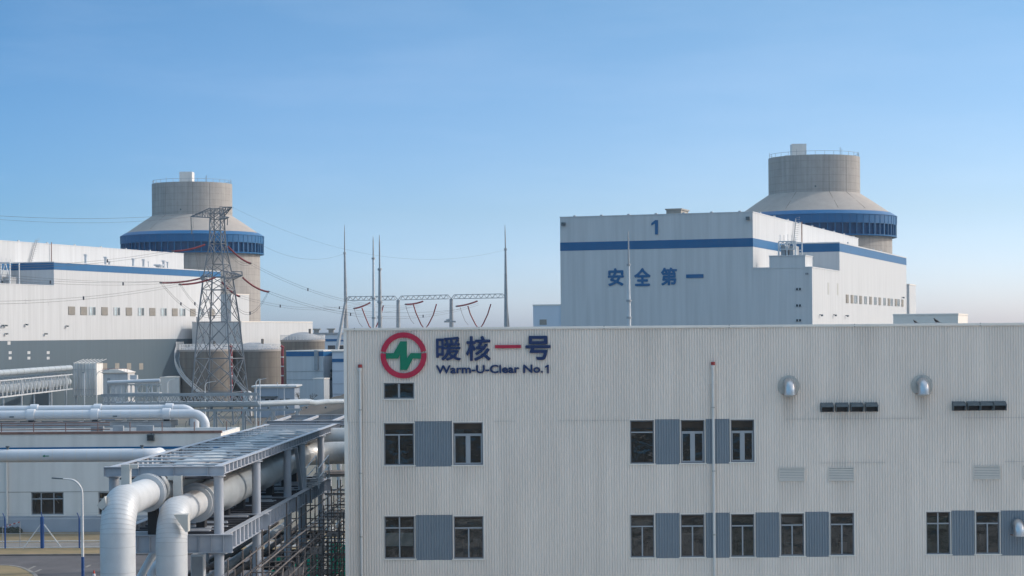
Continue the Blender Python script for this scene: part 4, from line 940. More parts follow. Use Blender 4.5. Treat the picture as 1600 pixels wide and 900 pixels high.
# ------------------------------------------------------------ pump house in the left middle
pr = U(345, 675.5, YB).x; pl_ = -70.0; ZP = U(150, 678, YB).z
ph = T('pump_house', ((pr + pl_)/2, YB, 0), 'low grey rendered building with blue grey base behind the fence', 'building')
ws = [rect(0, 1, 0, 1)][:0]
def rectY(x0, x1, y0, y1, Y): cx_, cy_ = (x0+x1)/2, (y0+y1)/2; return (U(x0, cy_, Y).x, U(x1, cy_, Y).x, U(cx_, y1, Y).z, U(cx_, y0, Y).z)
pw = [rectY(48.5, 99.5, 769, 804.5, YB), rectY(153.5, 205, 769, 804.5, YB)]
zpl = U(60, 806.2, YB).z; xs = sorted({pl_, pr} | {w_[0] for w_ in pw} | {w_[1] for w_ in pw}); mb = MB()
for a, b in zip(xs, xs[1:]):
    hit = [w_ for w_ in pw if w_[0] <= a + .01 and w_[1] >= b - .01]
    if hit: mb.box(a, b, YB, YB + .3, zpl, hit[0][2]); mb.box(a, b, YB, YB + .3, hit[0][3], ZP)
    else: mb.box(a, b, YB, YB + .3, zpl, ZP)
ph.part(mb, 'wall', m_wall); ph.part(MB().box(pl_, pr, YB - .02, YB + .3, 0, zpl - .003), 'plinth', m_wallbl)
ph.part(MB().box(pr - .3, pr, YB + .301, YB + 11, 0, ZP).box(pl_, pr, YB + 11.001, YB + 11.3, 0, ZP), 'side_wall', m_wall)
ph.part(MB().box(pl_, pr - .301, YB + .301, YB + 11, ZP - .9, ZP - .5), 'roof', m_roofgrey)
ph.part(MB().box(pl_, pr + .08, YB - .08, YB + .38, ZP + .003, ZP + .22), 'coping', m_rust)
zb = U(150, 698.3, YB).z; ph.part(MB().box(pl_, pr, YB - .04, YB - .002, zb - .24, zb), 'blue_strip', m_blue)
zb = U(60, 768.4, YB).z; ph.part(MB().box(pl_, pr, YB - .025, YB - .002, zb - .03, zb), 'joint', m_kerb)
for (a, b, z0, z1) in pw:
    fr_ = MB().box(a, b, YB + .08, YB + .16, z0, z0 + .08).box(a, b, YB + .08, YB + .16, z1 - .08, z1)
    for t_ in (0, .30, .70, 1): x = a + (b-a-.09)*t_; fr_.box(x, x + .09, YB + .08, YB + .16, z0 + .081, z1 - .081)
    fr_.box(a + .1, b - .1, YB + .07, YB + .15, z0 + (z1-z0)*.68, z0 + (z1-z0)*.68 + .09)
    wo = ph.part(fr_, 'window', m_frame2)
    gb_ = MB()
    for k in range(11): x = a + (b-a)*(.33 + .035*k); gb_.box(x, x + .02, YB + .20, YB + .22, z0 + .1, z1 - .1)
    ph.part(gb_, 'window_bars', m_frame2, wo)
    ph.part(MB().box(a + .02, b - .02, YB + .12, YB + .13, z0 + .02, z1 - .02), 'pane', m_glass, wo)
    ph.part(MB().box(a, b, YB + 1.6, YB + 1.7, z0 - .2, z1 + .2), 'room_back', m_int, wo)
    ph.part(MB().bar((a + .55, YB + .9, z1 - .55), (a + .95, YB + .95, z1 - 1.15), .22, .05).bar((a + 1.85, YB + .9, z1 - .45), (a + 2.35, YB + .95, z1 - 1.1), .2, .05), 'interior_lamp', m_wpaint, wo)
    ph.part(MB().box(a - .12, b + .12, YB - .09, YB - .003, z0 - .12, z0 - .01), 'sill', m_wpaint, wo)
x = U(11, 740, YB).x; t = T('drain_pipe', (x, YB - .15, .8), 'slim white drain pipe on the grey rendered wall at the far left', 'pipe')
t.part(MB().tube([(x, YB - .15, .8), (x, YB - .15, ZP - 1.8)], .11, 10), 'pipe', m_pvc); t.part(MB().tube([(x, YB - .15, ZP - 1.8), (x, YB - .15, ZP - 1.5)], .17, 10), 'hopper', m_pvc)
a = U(236.5, 683.5, YB); t = T('flood_light', (a.x, YB, a.z), 'dark square flood light fixed under the roof edge of the grey rendered building', 'lamp')
t.part(MB().box(a.x - .33, a.x + .33, YB - .45, YB - .1, a.z - .3, a.z + .3), 'housing', m_darkmetal); t.part(MB().box(a.x - .27, a.x + .27, YB - .47, YB - .451, a.z - .24, a.z + .24), 'lens', m_dglass); t.part(MB().box(a.x - .05, a.x + .05, YB - .1, YB, a.z - .1, a.z + .4), 'bracket', m_darkmetal)
rl = MB()
for z in (.55, .95, 1.2): rl.tube([(pl_, YB + 8, ZP - .5 + z), (pr - 12, YB + 8, ZP - .5 + z)], .05, 5)
for k in range(14): x = pl_ + 2 + k*3.1; rl.tube([(x, YB + 8, ZP - .5), (x, YB + 8, ZP + .72)], .05, 5)
tt = T('roof_railing', (pl_, YB + 8, ZP - .5), 'brown handrail with small ducts along the roof of the grey rendered building', 'railing'); tt.part(rl, 'rail', m_rust)
for px, w_ in ((147, .6), (180, .5), (222, .8)):
    x = U(px, 670, YB + 7).x; tt.part(MB().box(x - w_, x + w_, YB + 8.2, YB + 8.7, ZP - .4, ZP + .35), 'duct', m_gal)

# twin white pipes on their steel bridge
YP = 200.0; s_ = ppm(YP)
def bigpipe(name, pts, r_, m, label, cat='pipe', group=None, seg=24, name2='pipe'):
    t = T(name, pts[0], label, cat, group); t.part(MB().tube(pts, r_, seg), name2, m); return t
for k, (yc, xe, Y_, rp, lb, cx3) in enumerate(((648, 320.5, YP, 7.2, 'nearer of the two white pipes on the steel bridge, bending down at its right end', (49, 148.5, 260.5)), (640.2, 304, YP + 3.2, 7.0, 'farther of the two white pipes on the steel bridge, half hidden by its twin', (54, 153, 265)))):
    zc = U(160, yc - .3, Y_).z; xx = U(xe, yc, Y_).x; r_ = rp/ppm(Y_); rb = 1.25
    xl = -75
    pts = [Vector((xl, Y_, zc)), Vector((xx - rb, Y_, zc))] + arc_pts((xx - rb, Y_, zc - rb), rb, (0, 0, 1), (1, 0, 0), .12, math.pi/2, 10) + [Vector((xx, Y_, 0))]
    t = bigpipe('heating_pipe', pts, r_, m_pipew, lb, group='white pipes on the steel bridge')
    for px in cx3:
        x = U(px, yc, Y_).x; t.part(MB().tube([(x - .38, Y_, zc), (x + .38, Y_, zc)], r_ + .14, 24), 'collar', m_pipew)
        t.part(MB().box(x - .25, x + .3, Y_ - .3, Y_ + .3, zc - r_ - .42, zc - r_ - .06), 'saddle', m_black)
    sm_ = MB()
    for q in range(19): x = U(10 + q*15, yc, Y_).x; sm_.tube([(x - .012, Y_, zc), (x + .012, Y_, zc)], r_ + .006, 24, False)
    t.part(sm_, 'seam', m_louver)
    if k == 0:
        for px in (20, 181): x = U(px, yc + 2, Y_).x; t.part(MB().box(x - .22, x + .22, Y_ - r_ - .02, Y_ - r_ + .1, zc - .22, zc - .1), 'arrow_mark', m_darkmetal)
zb0, zb1 = U(130, 667.5, YP).z, U(130, 659.5, YP).z; xe = U(268, 663, YP).x
t = T('pipe_bridge', (xe, YP, 0), 'grey steel beam bridge carrying the two white pipes above the roof', 'pipe bridge')
for y in (YP - .35, YP + 3.6):
    t.part(MB().box(-75, xe, y - .02, y + .02, zb0, zb1).box(-75, xe, y - .15, y + .15, zb1, zb1 + .04).box(-75, xe, y - .15, y + .15, zb0 - .04, zb0), 'beam', m_gal)
cb = MB()
for k in range(18): x = -72 + k*2.2; cb.box(x, x + .12, YP - .3, YP + 3.5, zb1 - .2, zb1 - .02) if x < xe else 0
t.part(cb, 'cross_beam', m_gal)
for px in (40, 148, 262): 
    x = U(px, 665, YP).x
    for y in (YP - .3, YP + 3.5): t.part(MB().bar((x, y, 0), (x, y, zb0), .3), 'leg', m_gal)
    t.part(MB().bar((x, YP - .3, zb0 - .5), (x, YP + 3.5, zb0 - 3.2), .14).bar((x, YP + 3.5, zb0 - .5), (x, YP - .3, zb0 - 3.2), .14), 'brace', m_gal)
a = U(169, 658, YP + 14); t = T('blue_sign', (a.x, YP + 14, 0), 'tiny blue board seen below the white pipes', 'sign'); t.part(MB().box(a.x - .75, a.x + .75, YP + 14, YP + 14.1, a.z - .15, a.z + .18), 'board', m_blue); t.part(MB().tube([(a.x, YP + 14.05, 0), (a.x, YP + 14.05, a.z - .15)], .05, 6), 'post', m_gal)

# single large pipe in front of the pump house
Y1 = 150.0; zc = U(120, 711.6, Y1).z; r_ = 10.2/ppm(Y1); xx = U(244, 711, Y1).x
t = T('heating_pipe', (xx, Y1, zc), 'single thick white pipe crossing in front of the grey rendered building', 'pipe')
t.part(MB().tube([(-60, Y1, zc), (xx - .9, Y1, zc)] + arc_pts((xx - .9, Y1 + .9, zc), .9, (0, -1, 0), (1, 0, 0), .15, math.pi/2, 8) + [(xx, Y1 + 1.2, zc)] + arc_pts((xx, Y1 + 1.2, zc - .7), .7, (0, 0, 1), (0, 1, 0), .15, math.pi/2, 6) + [(xx, Y1 + 1.9, 0)], r_, 28), 'pipe', m_pipew)
sm_ = MB()
for q in range(14): x = U(-5 + q*27 * .66, 711, Y1).x; sm_.tube([(x - .012, Y1, zc), (x + .012, Y1, zc)], r_ + .006, 28, False)
t.part(sm_, 'seam', m_louver); a = U(75, 712.5, Y1)
t.part(MB().add([(a.x - .32, Y1 - r_ - .012, zc), (a.x - .12, Y1 - r_ - .012, zc - .10), (a.x - .12, Y1 - r_ - .012, zc - .035), (a.x + .2, Y1 - r_ - .012, zc - .035), (a.x + .2, Y1 - r_ - .012, zc + .035), (a.x - .12, Y1 - r_ - .012, zc + .035), (a.x - .12, Y1 - r_ - .012, zc + .10)], [(0,1,6), (2,3,4,5)]), 'arrow_mark', m_green)
for px in (12, 222): x = U(px, 705, Y1).x; t.part(MB().tube([(x, Y1, zc + r_ - .02), (x, Y1, zc + r_ + .16)], .10, 8).tube([(x, Y1, zc + r_ + .16), (x, Y1, zc + r_ + .26)], .16, 8), 'vent_nipple', m_darkmetal)
for px in (-60, 205): x = U(px, 711, Y1).x; t.part(MB().bar((x, Y1 + .1, 0), (x, Y1 + .1, zc - r_), .3), 'support', m_rack)

# fence with blue posts
yf = rowY(858.5) + .02
fn = T('chain_fence', (-45, yf, .1), 'see-through wire fence with blue posts and white braces beside the road', 'fence')
def post(px, big):
    x = U(px, 830, yf).x; r_ = .17 if big else .075; ht = 2.75 if big else 2.65
    o = fn.part(MB().tube([(x, yf, .09), (x, yf, ht)], r_, 10), 'post', m_bluepost); top = Vector((x, yf, ht))
    fn.part(MB().tube([top, top + Vector((-.06 if big else -.16, -.1, .45))], .045, 6), 'post_arm', m_bluepost, o)
for px in (-40, 8, 124, 182, 240): post(px, False)
post(66, True); xp = U(66, 830, yf).x
for s2 in (-1, 1): fn.part(MB().bar((xp + s2*.15, yf, 2.1), (xp + s2*1.62, yf, .12), .07), 'brace', m_wpaint)
ms = MB(); zt = 2.6; xa, xb = -52.0, -31.0; st = .14; n = int((xb-xa)/st)
def thin(a, b, w_=.006): ms.quad((a[0]-w_, yf, a[1]), (a[0]+w_, yf, a[1]), (b[0]+w_, yf, b[1]), (b[0]-w_, yf, b[1]))
for k in range(-18, n):
    x = xa + k*st
    for d in (1, -1):
        x0 = x if d == 1 else x + zt; x1 = x + zt if d == 1 else x; thin((x0, .12), (x1, zt))
fn.part(ms, 'wire_mesh', m_gal)
for z, q in ((.16, .05), (2.58, .035), (1.36, .02)): fn.part(MB().bar((xa, yf, z), (xb, yf, z), q), 'rail', m_gal2)
bw = MB()
for q in (.15, .3, .45): bw.tube([(xa, yf - .1*q, 2.62 + q), (xb, yf - .1*q, 2.62 + q)], .006, 4)
fn.part(bw, 'barbed_wire', m_gal)
# street lamp and cone
def lamp(px, pyt, Y, arm, r_, label, base=None, two=None):
    x = U(px, pyt + 20, Y).x; zt = U(px, pyt, Y).z; t = T('street_lamp', (x, Y, 0), label, 'street lamp', 'lamp posts')
    R_ = abs(arm[0])*(.80 if base else .62); sx = 1 if arm[0] > 0 else -1
    zl = zt - R_*.9
    pts = [Vector((x, Y, 0 if not base else base)), Vector((x, Y, zl))] + arc_pts((x + sx*R_, Y, zl), R_, (-sx, 0, 0), (0, 0, 1), .15, R(72), 10) + [Vector((x + arm[0], Y, zt + arm[1]))]
    rr = [r_]*1 + [r_*.75]*(len(pts)-3) + [r_*.55]*2
    t.part(MB().tube(pts, rr, 12), 'pole', m_wpaint)
    if base: t.part(MB().tube([(x, Y, 0), (x, Y, base)], r_*1.12, 12), 'base', m_bluepost)
    e = pts[-1]; d = (pts[-1] - pts[-2]).normalized(); L = max(.55, r_*8)
    t.part(MB().add([tuple(e + d*a_ + Vector((0, w_, h_))) for a_, w_, h_ in ((0,-.06,.04),(0,.06,.04),(L,.14,.03),(L,-.14,.03),(0,-.06,-.04),(0,.06,-.04),(L,.14,-.07),(L,-.14,-.07))], [(0,1,2,3),(7,6,5,4),(0,4,5,1),(1,5,6,2),(2,6,7,3),(3,7,4,0)]), 'lamp_head', m_darkmetal if base else m_gal2)
lamp(128.5, 750.5, 142.5, (-1.38, .12), .10, 'tall white street lamp with dark blue base standing beside the road at the left', base=U(130, 870, 142.5).z)
for px, pyt, Y, ar, lb in ((400, 594, 330, 1.0, 'small lamp post in front of the second brown tank'), (320.5, 598, 340, 1.1, 'small lamp post in front of the first brown tank'), (262, 593.5, 330, 1.2, 'small lamp post right of the pale steel frame, bent to the right'), (151, 580, 345, 1.6, 'small lamp post at the right edge of the mesh covered box'), (444, 601, 420, 2.2, 'small bent lamp post in front of the blue banded building')):
    lamp(px, pyt, Y, (ar, .15), .09, lb)
for px, pt, Y, lb in ((131.7, 583, 300, 'plain thin pole in front of the mesh covered box'), (406, 593, 300, 'plain thin pole in front of the low grey building'), (248.3, 605, 300, 'plain thin pole with a small box, left of the pale block'), (433.5, 598, 430, 'short plain white pole beside the low grey building')):
    a = U(px, pt, Y); t = T('thin_pole', (a.x, Y, 0), lb, 'pole', 'plain thin poles'); t.part(MB().tube([(a.x, Y, 0), a], .075, 6), 'pole', m_gal2)
    t.part(MB().box(a.x - .3, a.x + .1, Y - .1, Y + .1, a.z, a.z + .14), 'head', m_gal)
g = G(147, 905); t = T('traffic_cone', (g.x, g.y, 0), 'small red and white traffic cone on the road beside the thick pipe', 'traffic cone')
t.part(MB().lathe([(.16, .03), (.12, .26)], 16, (g.x, g.y)), 'cone', m_orange); t.part(MB().lathe([(.12, .261), (.085, .42)], 16, (g.x, g.y)), 'white_band', m_wpaint); t.part(MB().lathe([(.085, .421), (.04, .66), (.01, .665)], 16, (g.x, g.y)), 'tip', m_orange)
t.part(MB().box(g.x - .2, g.x + .2, g.y - .2, g.y + .2, .006, .03), 'base', m_black)
t = T('warning_tape', (U(6, 824, yf + 2).x, yf + 2, 0), 'red and white warning tape strung low behind the wire fence at the left edge', 'tape')
A, B = U(4, 824, yf + 2), U(31, 815.5, yf + 2)
for k in range(8): t.part(MB().bar(A.lerp(B, k/8), A.lerp(B, (k+1)/8), .02, .09), 'stripe', m_orange if k % 2 else m_wpaint)
t.part(MB().tube([(B.x, B.y, 0), B], .03, 6), 'stake', m_gal); t.part(MB().tube([(A.x, A.y, 0), A], .03, 6), 'stake', m_gal)
# bushes by the pump house
def bush(x, y, w_, h_, label, m=m_bush, twig=False, n=900):
    mb = MB(); t = T('bush', (x, y, 0), label, 'bush', 'bushes')
    for k in range(n):
        a, r_ = rnd.uniform(0, 6.28), rnd.random()**.5; q = Vector((x + math.cos(a)*r_*w_, y + math.sin(a)*r_*.6, h_*rnd.random()*(1 - .6*r_*r_) + .02)); s1 = rnd.uniform(.05, .10)
        u, v = Vector((rnd.uniform(-1,1), rnd.uniform(-1,1), rnd.uniform(-1,1))).normalized()*s1, Vector((rnd.uniform(-1,1), rnd.uniform(-1,1), rnd.uniform(-1,1))).normalized()*s1
        mb.quad(q-u, q-v, q+u, q+v)
    t.part(mb, 'leaves', m); st = MB()
    for k in range(9): st.tube([(x + rnd.uniform(-.2,.2), y, 0), (x + rnd.uniform(-w_, w_)*.7, y + rnd.uniform(-.3,.3), h_*.7)], .02, 4)
    t.part(st, 'stem', m_twig)
for px, w_, lb in ((4, 1.0, 'low dark bush at the left edge against the blue grey base'), (19, .75, 'low dark bush, second from the left edge, against the blue grey base'), (28, .4, 'smallest dark bush at the right end of the row by the base')):
    bush(U(px, 838, YB - .9).x, YB - .9, w_, .55, lb)
def bare(px, py, Y, h_, label):
    g_ = U(px, py, Y); t = T('bare_tree', (g_.x, Y, g_.z), label, 'tree', 'bare shrubs on the bank'); mb = MB(); tr = MB()
    def br(p, d, L, r_, k, mm):
        e = p + d*L; mm.tube([p, (p+e)/2 + Vector((rnd.uniform(-.1,.1), 0, rnd.uniform(0,.1)))*L, e], [r_, r_*.8, r_*.6], 4)
        if k: 
            for _ in range(3 if k > 1 else 4): br(e if rnd.random() < .6 else p.lerp(e, .6), (d + Vector((rnd.uniform(-.8,.8), rnd.uniform(-.8,.8), rnd.uniform(-.1,.5)))).normalized(), L*.68, r_*.62, k-1, mb)
    br(Vector((g_.x, Y, g_.z - .2)), Vector((.05, 0, 1)), h_*.33, .09, 4, tr)
    t.part(tr, 'trunk', m_twig); t.part(mb, 'crown', m_twig)
bare(468, 632, 402, 3.4, 'leafless shrub with a round crown at the foot of the earth bank'); bare(488, 630, 410, 2.8, 'small leafless shrub, the middle of the three on the bank'); bare(447, 636, 398, 2.4, 'small leafless shrub at the left of the three on the bank')
# ------------------------------------------------------------ pipe rack in the foreground
XR, XL = -13.34, -17.6
zt_ = lambda y: 12.72 - .0077*(y - 80); zd_ = lambda y: 9.95 - .012*(y - 80)
cy = [80.2, 90.6, 101.5, 107.4, 116.6, 124.2]
pk = T('pipe_rack', ((XR+XL)/2, 80, 0), 'long grey steel pipe rack running away beside the front building', 'pipe rack')
def ibeam(mb, a, b, h, w_, st=0, tf=.03):
    a, b = Vector(a), Vector(b); L = (b-a).length; d = (b-a)/L; v = Vector((0,0,1))
    mb.bar(a - v*(h/2), b - v*(h/2), .02, h - 2*tf); mb.bar(a - v*(tf/2), b - v*(tf/2), w_, tf); mb.bar(a - v*(h - tf/2), b - v*(h - tf/2), w_, tf)
    if st:
        n = int(L/st)
        for k in range(n + 1): p = a + d*min(L - .02, k*st + .01); mb.bar(p - v*tf, p - v*(h - tf), w_ - .02, .015, n=d)
for x in (XR, XL):
    for y in cy[:5] if x == XR else (80.2, 90.6, 101.5, 112, 124.2):
        c = pk.part(MB().tube([(x, y, 0), (x, y, zt_(y) - .40)], .20, 20), 'column', m_rack)
        pk.part(MB().tube([(x, y, zd_(y) - .80), (x, y, zd_(y) - .76)], .34, 16, sm=False).tube([(x, y, zt_(y) - .44), (x, y, zt_(y) - .402)], .30, 16, sm=False), 'column_plate', m_rack, c)
for x in (XR, XL):
    mb = MB(); ibeam(mb, (x, 79.95, zt_(80)), (x, 124.5, zt_(124.5)), .39, .28, 1.05); pk.part(mb, 'top_beam', m_rack)
    mb = MB(); xo = x + (.24 if x == XR else -.24)
    for a, b in zip(cy[:5], cy[1:5]): ibeam(mb, (xo, a - .25, zd_(a)), (xo, b - .26, zd_(b)), .72, .28, 1.1)
    pk.part(mb, 'deck_beam', m_rack)
for y in (79.8, 124.6):
    mb = MB(); ibeam(mb, (XL - .3, y, zt_(y) + .004), (XR + .3, y, zt_(y) + .004), .39, .26, 1.4); pk.part(mb, 'end_beam', m_rack)
for y in [c - .05 for c in cy[:5]]:
    mb = MB(); ibeam(mb, (XL - .5, y - .25, zd_(y) + .01), (XR + .6, y - .25, zd_(y) + .01), .74, .3, .5); pk.part(mb, 'deck_cross_beam', m_rack)
for k in range(17):
    y = 81.6 + k*2.55
    if y < 124: pk.part(MB().box(XL + .15, XR - .15, y, y + .24, zt_(y) - .07, zt_(y) - .01), 'top_cross_beam', m_gal2)
for a, b in zip(cy[:5], cy[1:]):
    pk.part(MB().bar((XL + .2, a + .3, zt_(a) - .24), (XR - .2, b - .3, zt_(b) - .24), .09).bar((XR - .2, a + .3, zt_(a) - .30), (XL + .2, b - .3, zt_(b) - .30), .09), 'top_brace', m_rack)
for i, (xa, xb) in enumerate(((XL + .2, XL + 1.4), (XL + 1.5, XL + 2.75), (XR - 1.4, XR - .2))):
    mb = MB(); mb2 = MB(); y = 80.4
    while y < 123.8:
        L = rnd.uniform(.8, 3.2); e_ = min(124, y + L)
        mb.box(xa, xb, y, e_ - .02, zt_(y) - .56, zt_(y) - .50 + rnd.uniform(0, .03))
        if rnd.random() < .55: q = rnd.uniform(xa, xa + .5); mb2.box(q, q + rnd.uniform(.3, .8), y + .1, y + .1 + rnd.uniform(.2, .6), zt_(y) - .44, zt_(y) - .40)
        y = e_
    pk.part(mb, 'cable_tray', m_rackdk); pk.part(mb2, 'tray_cover', rnd.choice([m_gal2, m_rack]))
mb = MB()
for k in range(34):
    y = 80.6 + k*1.2
    if y < 120: mb.box(XL + .2, XR - .02, y, y + .16, zd_(y) - .22, zd_(y) - .06)
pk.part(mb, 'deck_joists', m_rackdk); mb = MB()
for k in range(60):
    y = 80.7 + k*.66
    if y < 119: xa = rnd.choice([XL + .3, XL + .9, XL + 2.0]); mb.box(xa, xa + rnd.uniform(1.2, 2.1), y, y + rnd.uniform(.2, .5), zd_(y) - .055, zd_(y) - .02)
pk.part(mb, 'deck_grating', m_rack)
for a, b in zip(cy[:5], cy[1:5]):
    for x in (XR, XL):
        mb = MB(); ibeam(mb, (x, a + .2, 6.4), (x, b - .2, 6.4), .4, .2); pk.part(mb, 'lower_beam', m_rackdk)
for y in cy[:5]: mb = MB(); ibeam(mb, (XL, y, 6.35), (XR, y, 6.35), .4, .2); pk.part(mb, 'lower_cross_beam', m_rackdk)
pk.part(MB().bar((XR + .05, 104.5, zt_(104) - .45), (XR + .05, 106.8, zd_(106)), .16), 'knee_brace', m_rack)
for x, y, z0, r_ in ((-14.2, 80, 5.9, .18), (-15.0, 80, 5.9, .14), (-15.9, 80, 5.9, .22), (-16.7, 80, 5.9, .14)):
    pk.part(MB().tube([(x, 78.5, z0 + .75), (x, 122, z0 + .55)], r_, 12), 'service_pipe', m_scaf if r_ < .15 else m_gal)
# the two insulated heating pipes on the rack
def rackpipe(X, Y0, D, za, prof, xt, label):
    r_ = D/2; Re = 1.15; t = T('district_heating_pipe', (X, Y0, 0), label, 'pipe', 'insulated pipes on the rack')
    ver = [Vector((X, Y0, 0)), Vector((X, Y0, za - Re))]; el = arc_pts((X, Y0 + Re, za - Re), Re, (0, -1, 0), (0, 0, 1), .05, math.pi/2, 14)
    t.part(MB().tube(ver + el + [Vector((X, Y0 + Re + 1, za)), Vector((X, prof[0][0], za))], [r_]*(len(ver) + len(el)) + [r_*.92, r_*.88], 32), 'elbow', m_pipe)
    pts = [Vector((X, y, za - .004*(y - 80))) for y, _ in prof]; yl = prof[-1][0]; zl = pts[-1].z; rr = [q for _, q in prof]
    t.part(MB().tube(pts, rr, 32), 'pipe_run', m_pipe2)
    tr = arc_pts((X + xt, yl, zl), xt, (-1, 0, 0), (0, 1, 0), 0, math.pi/2, 14); tr += [Vector((X + xt + 12, yl + xt, zl - .1))]
    t.part(MB().tube(tr, prof[-1][1], 28), 'side_bend', m_pipe2)
    sm_ = MB()
    for i, p in enumerate(el):
        if i % 1 == 0 and i < len(el) - 1:
            q = (el[i+1] - p).normalized(); sm_.tube([p - q*.008, p + q*.008], r_ + .005, 32, False)
    for k in range(9): z = za - Re - .4 - k*.95; sm_.tube([(X, Y0, z - .007), (X, Y0, z + .007)], r_ + .005, 32, False)
    for i, p in enumerate(tr[:-1]): q = (tr[i+1] - p).normalized(); sm_.tube([p - q*.008, p + q*.008], prof[-1][1] + .005, 28, False)
    t.part(sm_, 'jacket_seam', m_seam)
    for (y0, y1, q) in ((prof[0][0] - .25, prof[0][0] - .12, r_ + .10), (prof[0][0] - .10, prof[0][0] + .02, r_ + (.12 if X < -15 else .22))): t.part(MB().tube([(X, y0, za), (X, y1, za)], q, 32), 'flange', m_pipe)
    for y in (prof[0][0] + 1.2, 90, 94.5, 98.5, 104.5, 110.5, 114.5): t.part(MB().box(X - .18, X + .18, y - .28, y + .28, zd_(y) - .05, za - r_ + .06), 'saddle', m_black)
    return t
PL = [(79.0, .58), (79.3, .69), (86.8, .71), (87.2, .80), (91, .80), (91.4, .64), (92, .64), (92.4, .80), (99, .80), (99.4, .64), (103, .64), (103.4, .8), (110, .8), (110.4, .64), (113, .64), (113.4, .78), (117, .78), (117.4, .68), (118.3, .68)]
PR = [(82.5, .56), (82.8, .66), (84.4, .68), (87.4, .72), (87.9, .86), (91.0, .86), (91.05, .82), (95.3, .82), (95.8, .64), (99.7, .64), (100.1, .85), (107.8, .85), (108.3, .64), (110, .64), (110.5, .84), (115, .84), (115.5, .67), (116.2, .67)]
rackpipe(-16.0, 73.5, 1.30, 11.73, PL, 3.2, 'thick silver pipe with ringed elbow, the left and higher of the foreground pair')
rackpipe(-14.66, 77.0, 1.22, 11.03, PR, 2.6, 'thick silver pipe with ringed elbow, the right and lower of the foreground pair')
# guide plates on the pipes
for px0, px1, py0, py1, Y_, lb in ((189.3, 202.5, 726, 757.5, 75.6, 'pale steel plate standing on the left foreground pipe'), (270.5, 283.5, 743.5, 778.5, 79.3, 'pale steel plate standing on the right foreground pipe')):
    a, b, z0, z1 = rectY(px0, px1, py0, py1, Y_); t = T('guide_plate', ((a+b)/2, Y_, z0 - .2), lb, 'bracket', 'pale plates on the foreground pipes')
    t.part(MB().box(a, b, Y_, Y_ + .03, z0 - .2, z1), 'plate', m_beige); t.part(MB().box(b - .03, b, Y_ + .031, Y_ + .35, z0 - .15, z1), 'rib', m_beige)
    t.part(MB().box(a - .25, a - .002, Y_ + .1, Y_ + .2, z1 - .18, z1 - .02) if px0 > 200 else MB().box(b + .002, b + .3, Y_ + .1, Y_ + .2, z1 - .16, z1), 'arm', m_beige)
t = T('pipe_bracket', U(285, 805, 76.3), 'grey triangular bracket welded on the front of the right foreground pipe', 'bracket')
a, b, c, d = U(271, 804, 76.2), U(293.5, 804, 76.2), U(293.5, 831, 76.2), U(289.5, 831, 76.2); f = Vector((0, .5, 0))
t.part(MB().add([a, b, c, d, a + f, b + f, c + f, d + f], [(0,1,2,3),(7,6,5,4),(0,4,5,1),(1,5,6,2),(2,6,7,3),(3,7,4,0)]), 'gusset', m_beige)
t = T('pipe_bracket', U(158, 785, 73.6), 'tilted pale bracket on the left side of the left foreground pipe', 'bracket')
a, b, c, d = U(151, 790, 73.4), U(163, 776, 73.4), U(166.5, 790, 73.4), U(159, 797, 73.4); f = Vector((0, .4, 0))
t.part(MB().add([a, b, c, d, a + f, b + f, c + f, d + f], [(3,2,1,0),(4,5,6,7),(0,1,5,4),(1,2,6,5),(2,3,7,6),(3,0,4,7)]), 'gusset', m_beige)
t = T('inclined_pipe', U(214, 905, 84), 'slim grey pipe slanting up between the two thick foreground pipes', 'pipe')
t.part(MB().tube([U(212, 915, 84), U(252, 843, 84)], .17, 14), 'pipe', m_gal2)
a = U(238, 905, 90); t = T('curved_pipe', (a.x, 90, 0), 'short curved white pipe behind the thick foreground pipes', 'pipe'); t.part(MB().tube([(a.x, 90, 0), U(237, 899, 90), U(239, 889, 90), U(246, 882, 90), U(262, 879, 90)], .22, 14), 'pipe', m_pipew)
a, b, z0, z1 = rectY(298, 318, 867, 905, 86); t = T('control_cabinet', ((a+b)/2, 86, 0), 'pale green grey steel cabinet below the rack deck', 'cabinet')
t.part(MB().box(a, b, 86, 86.6, 0, z1), 'body', m_gal2); t.part(MB().box(a + .05, b - .05, 85.97, 85.998, z1 - 1.9, z1 - .08), 'door', m_gal)
# second rack crossing behind, from left to right
p2 = T('cross_rack', (-12, 128, 0), 'grey rack frame behind the end of the long rack, running to the right', 'pipe rack')
z2 = U(480, 657, 128).z; xa = U(417, 657, 128).x
for y in (128, 137): mb = MB(); ibeam(mb, (xa, y, z2), (2, y, z2 - .02), .32, .24, 1.6); p2.part(mb, 'edge_beam', m_rack)
for k in range(9): x = xa + .3 + k*1.9; p2.part(MB().box(x, x + .14, 128.15, 136.9, z2 - .18, z2 - .03), 'cross_beam', m_rack)
p2.part(MB().box(xa + 1, -6, 129, 131.2, z2 - .42, z2 - .36).box(xa + 1, -6, 132.2, 135.5, z2 - .42, z2 - .36), 'cable_tray', m_rackdk)
for px, y in ((514, 128), (530, 131)):
    x = U(px, 720, y).x; c = p2.part(MB().tube([(x, y, 0), (x, y, z2 - .34)], .17, 16), 'column', m_gal2)
    for z in (z2 - 1.3, z2 - 7.2, 5.4): p2.part(MB().tube([(x, y, z), (x, y, z + .12)], .27, 14), 'ring', m_gal2, c)
for py, y in ((741.5, 121), (764, 124), (770.5, 124), (799, 121), (830, 122), (864.5, 122)):
    z = U(518, py, y).z; p2.part(MB().box(U(500 if py not in (799,) else 503, py, y).x, -8, y, y + .25, z - (.45 if py == 799 else .14), z), 'rail_beam', m_gal if py < 800 else m_scaf)
a = U(516, 739, 121); p2.part(MB().box(a.x - .4, a.x + 3, 119.5, 122.8, a.z - .02, a.z + .05), 'platform', m_plank)
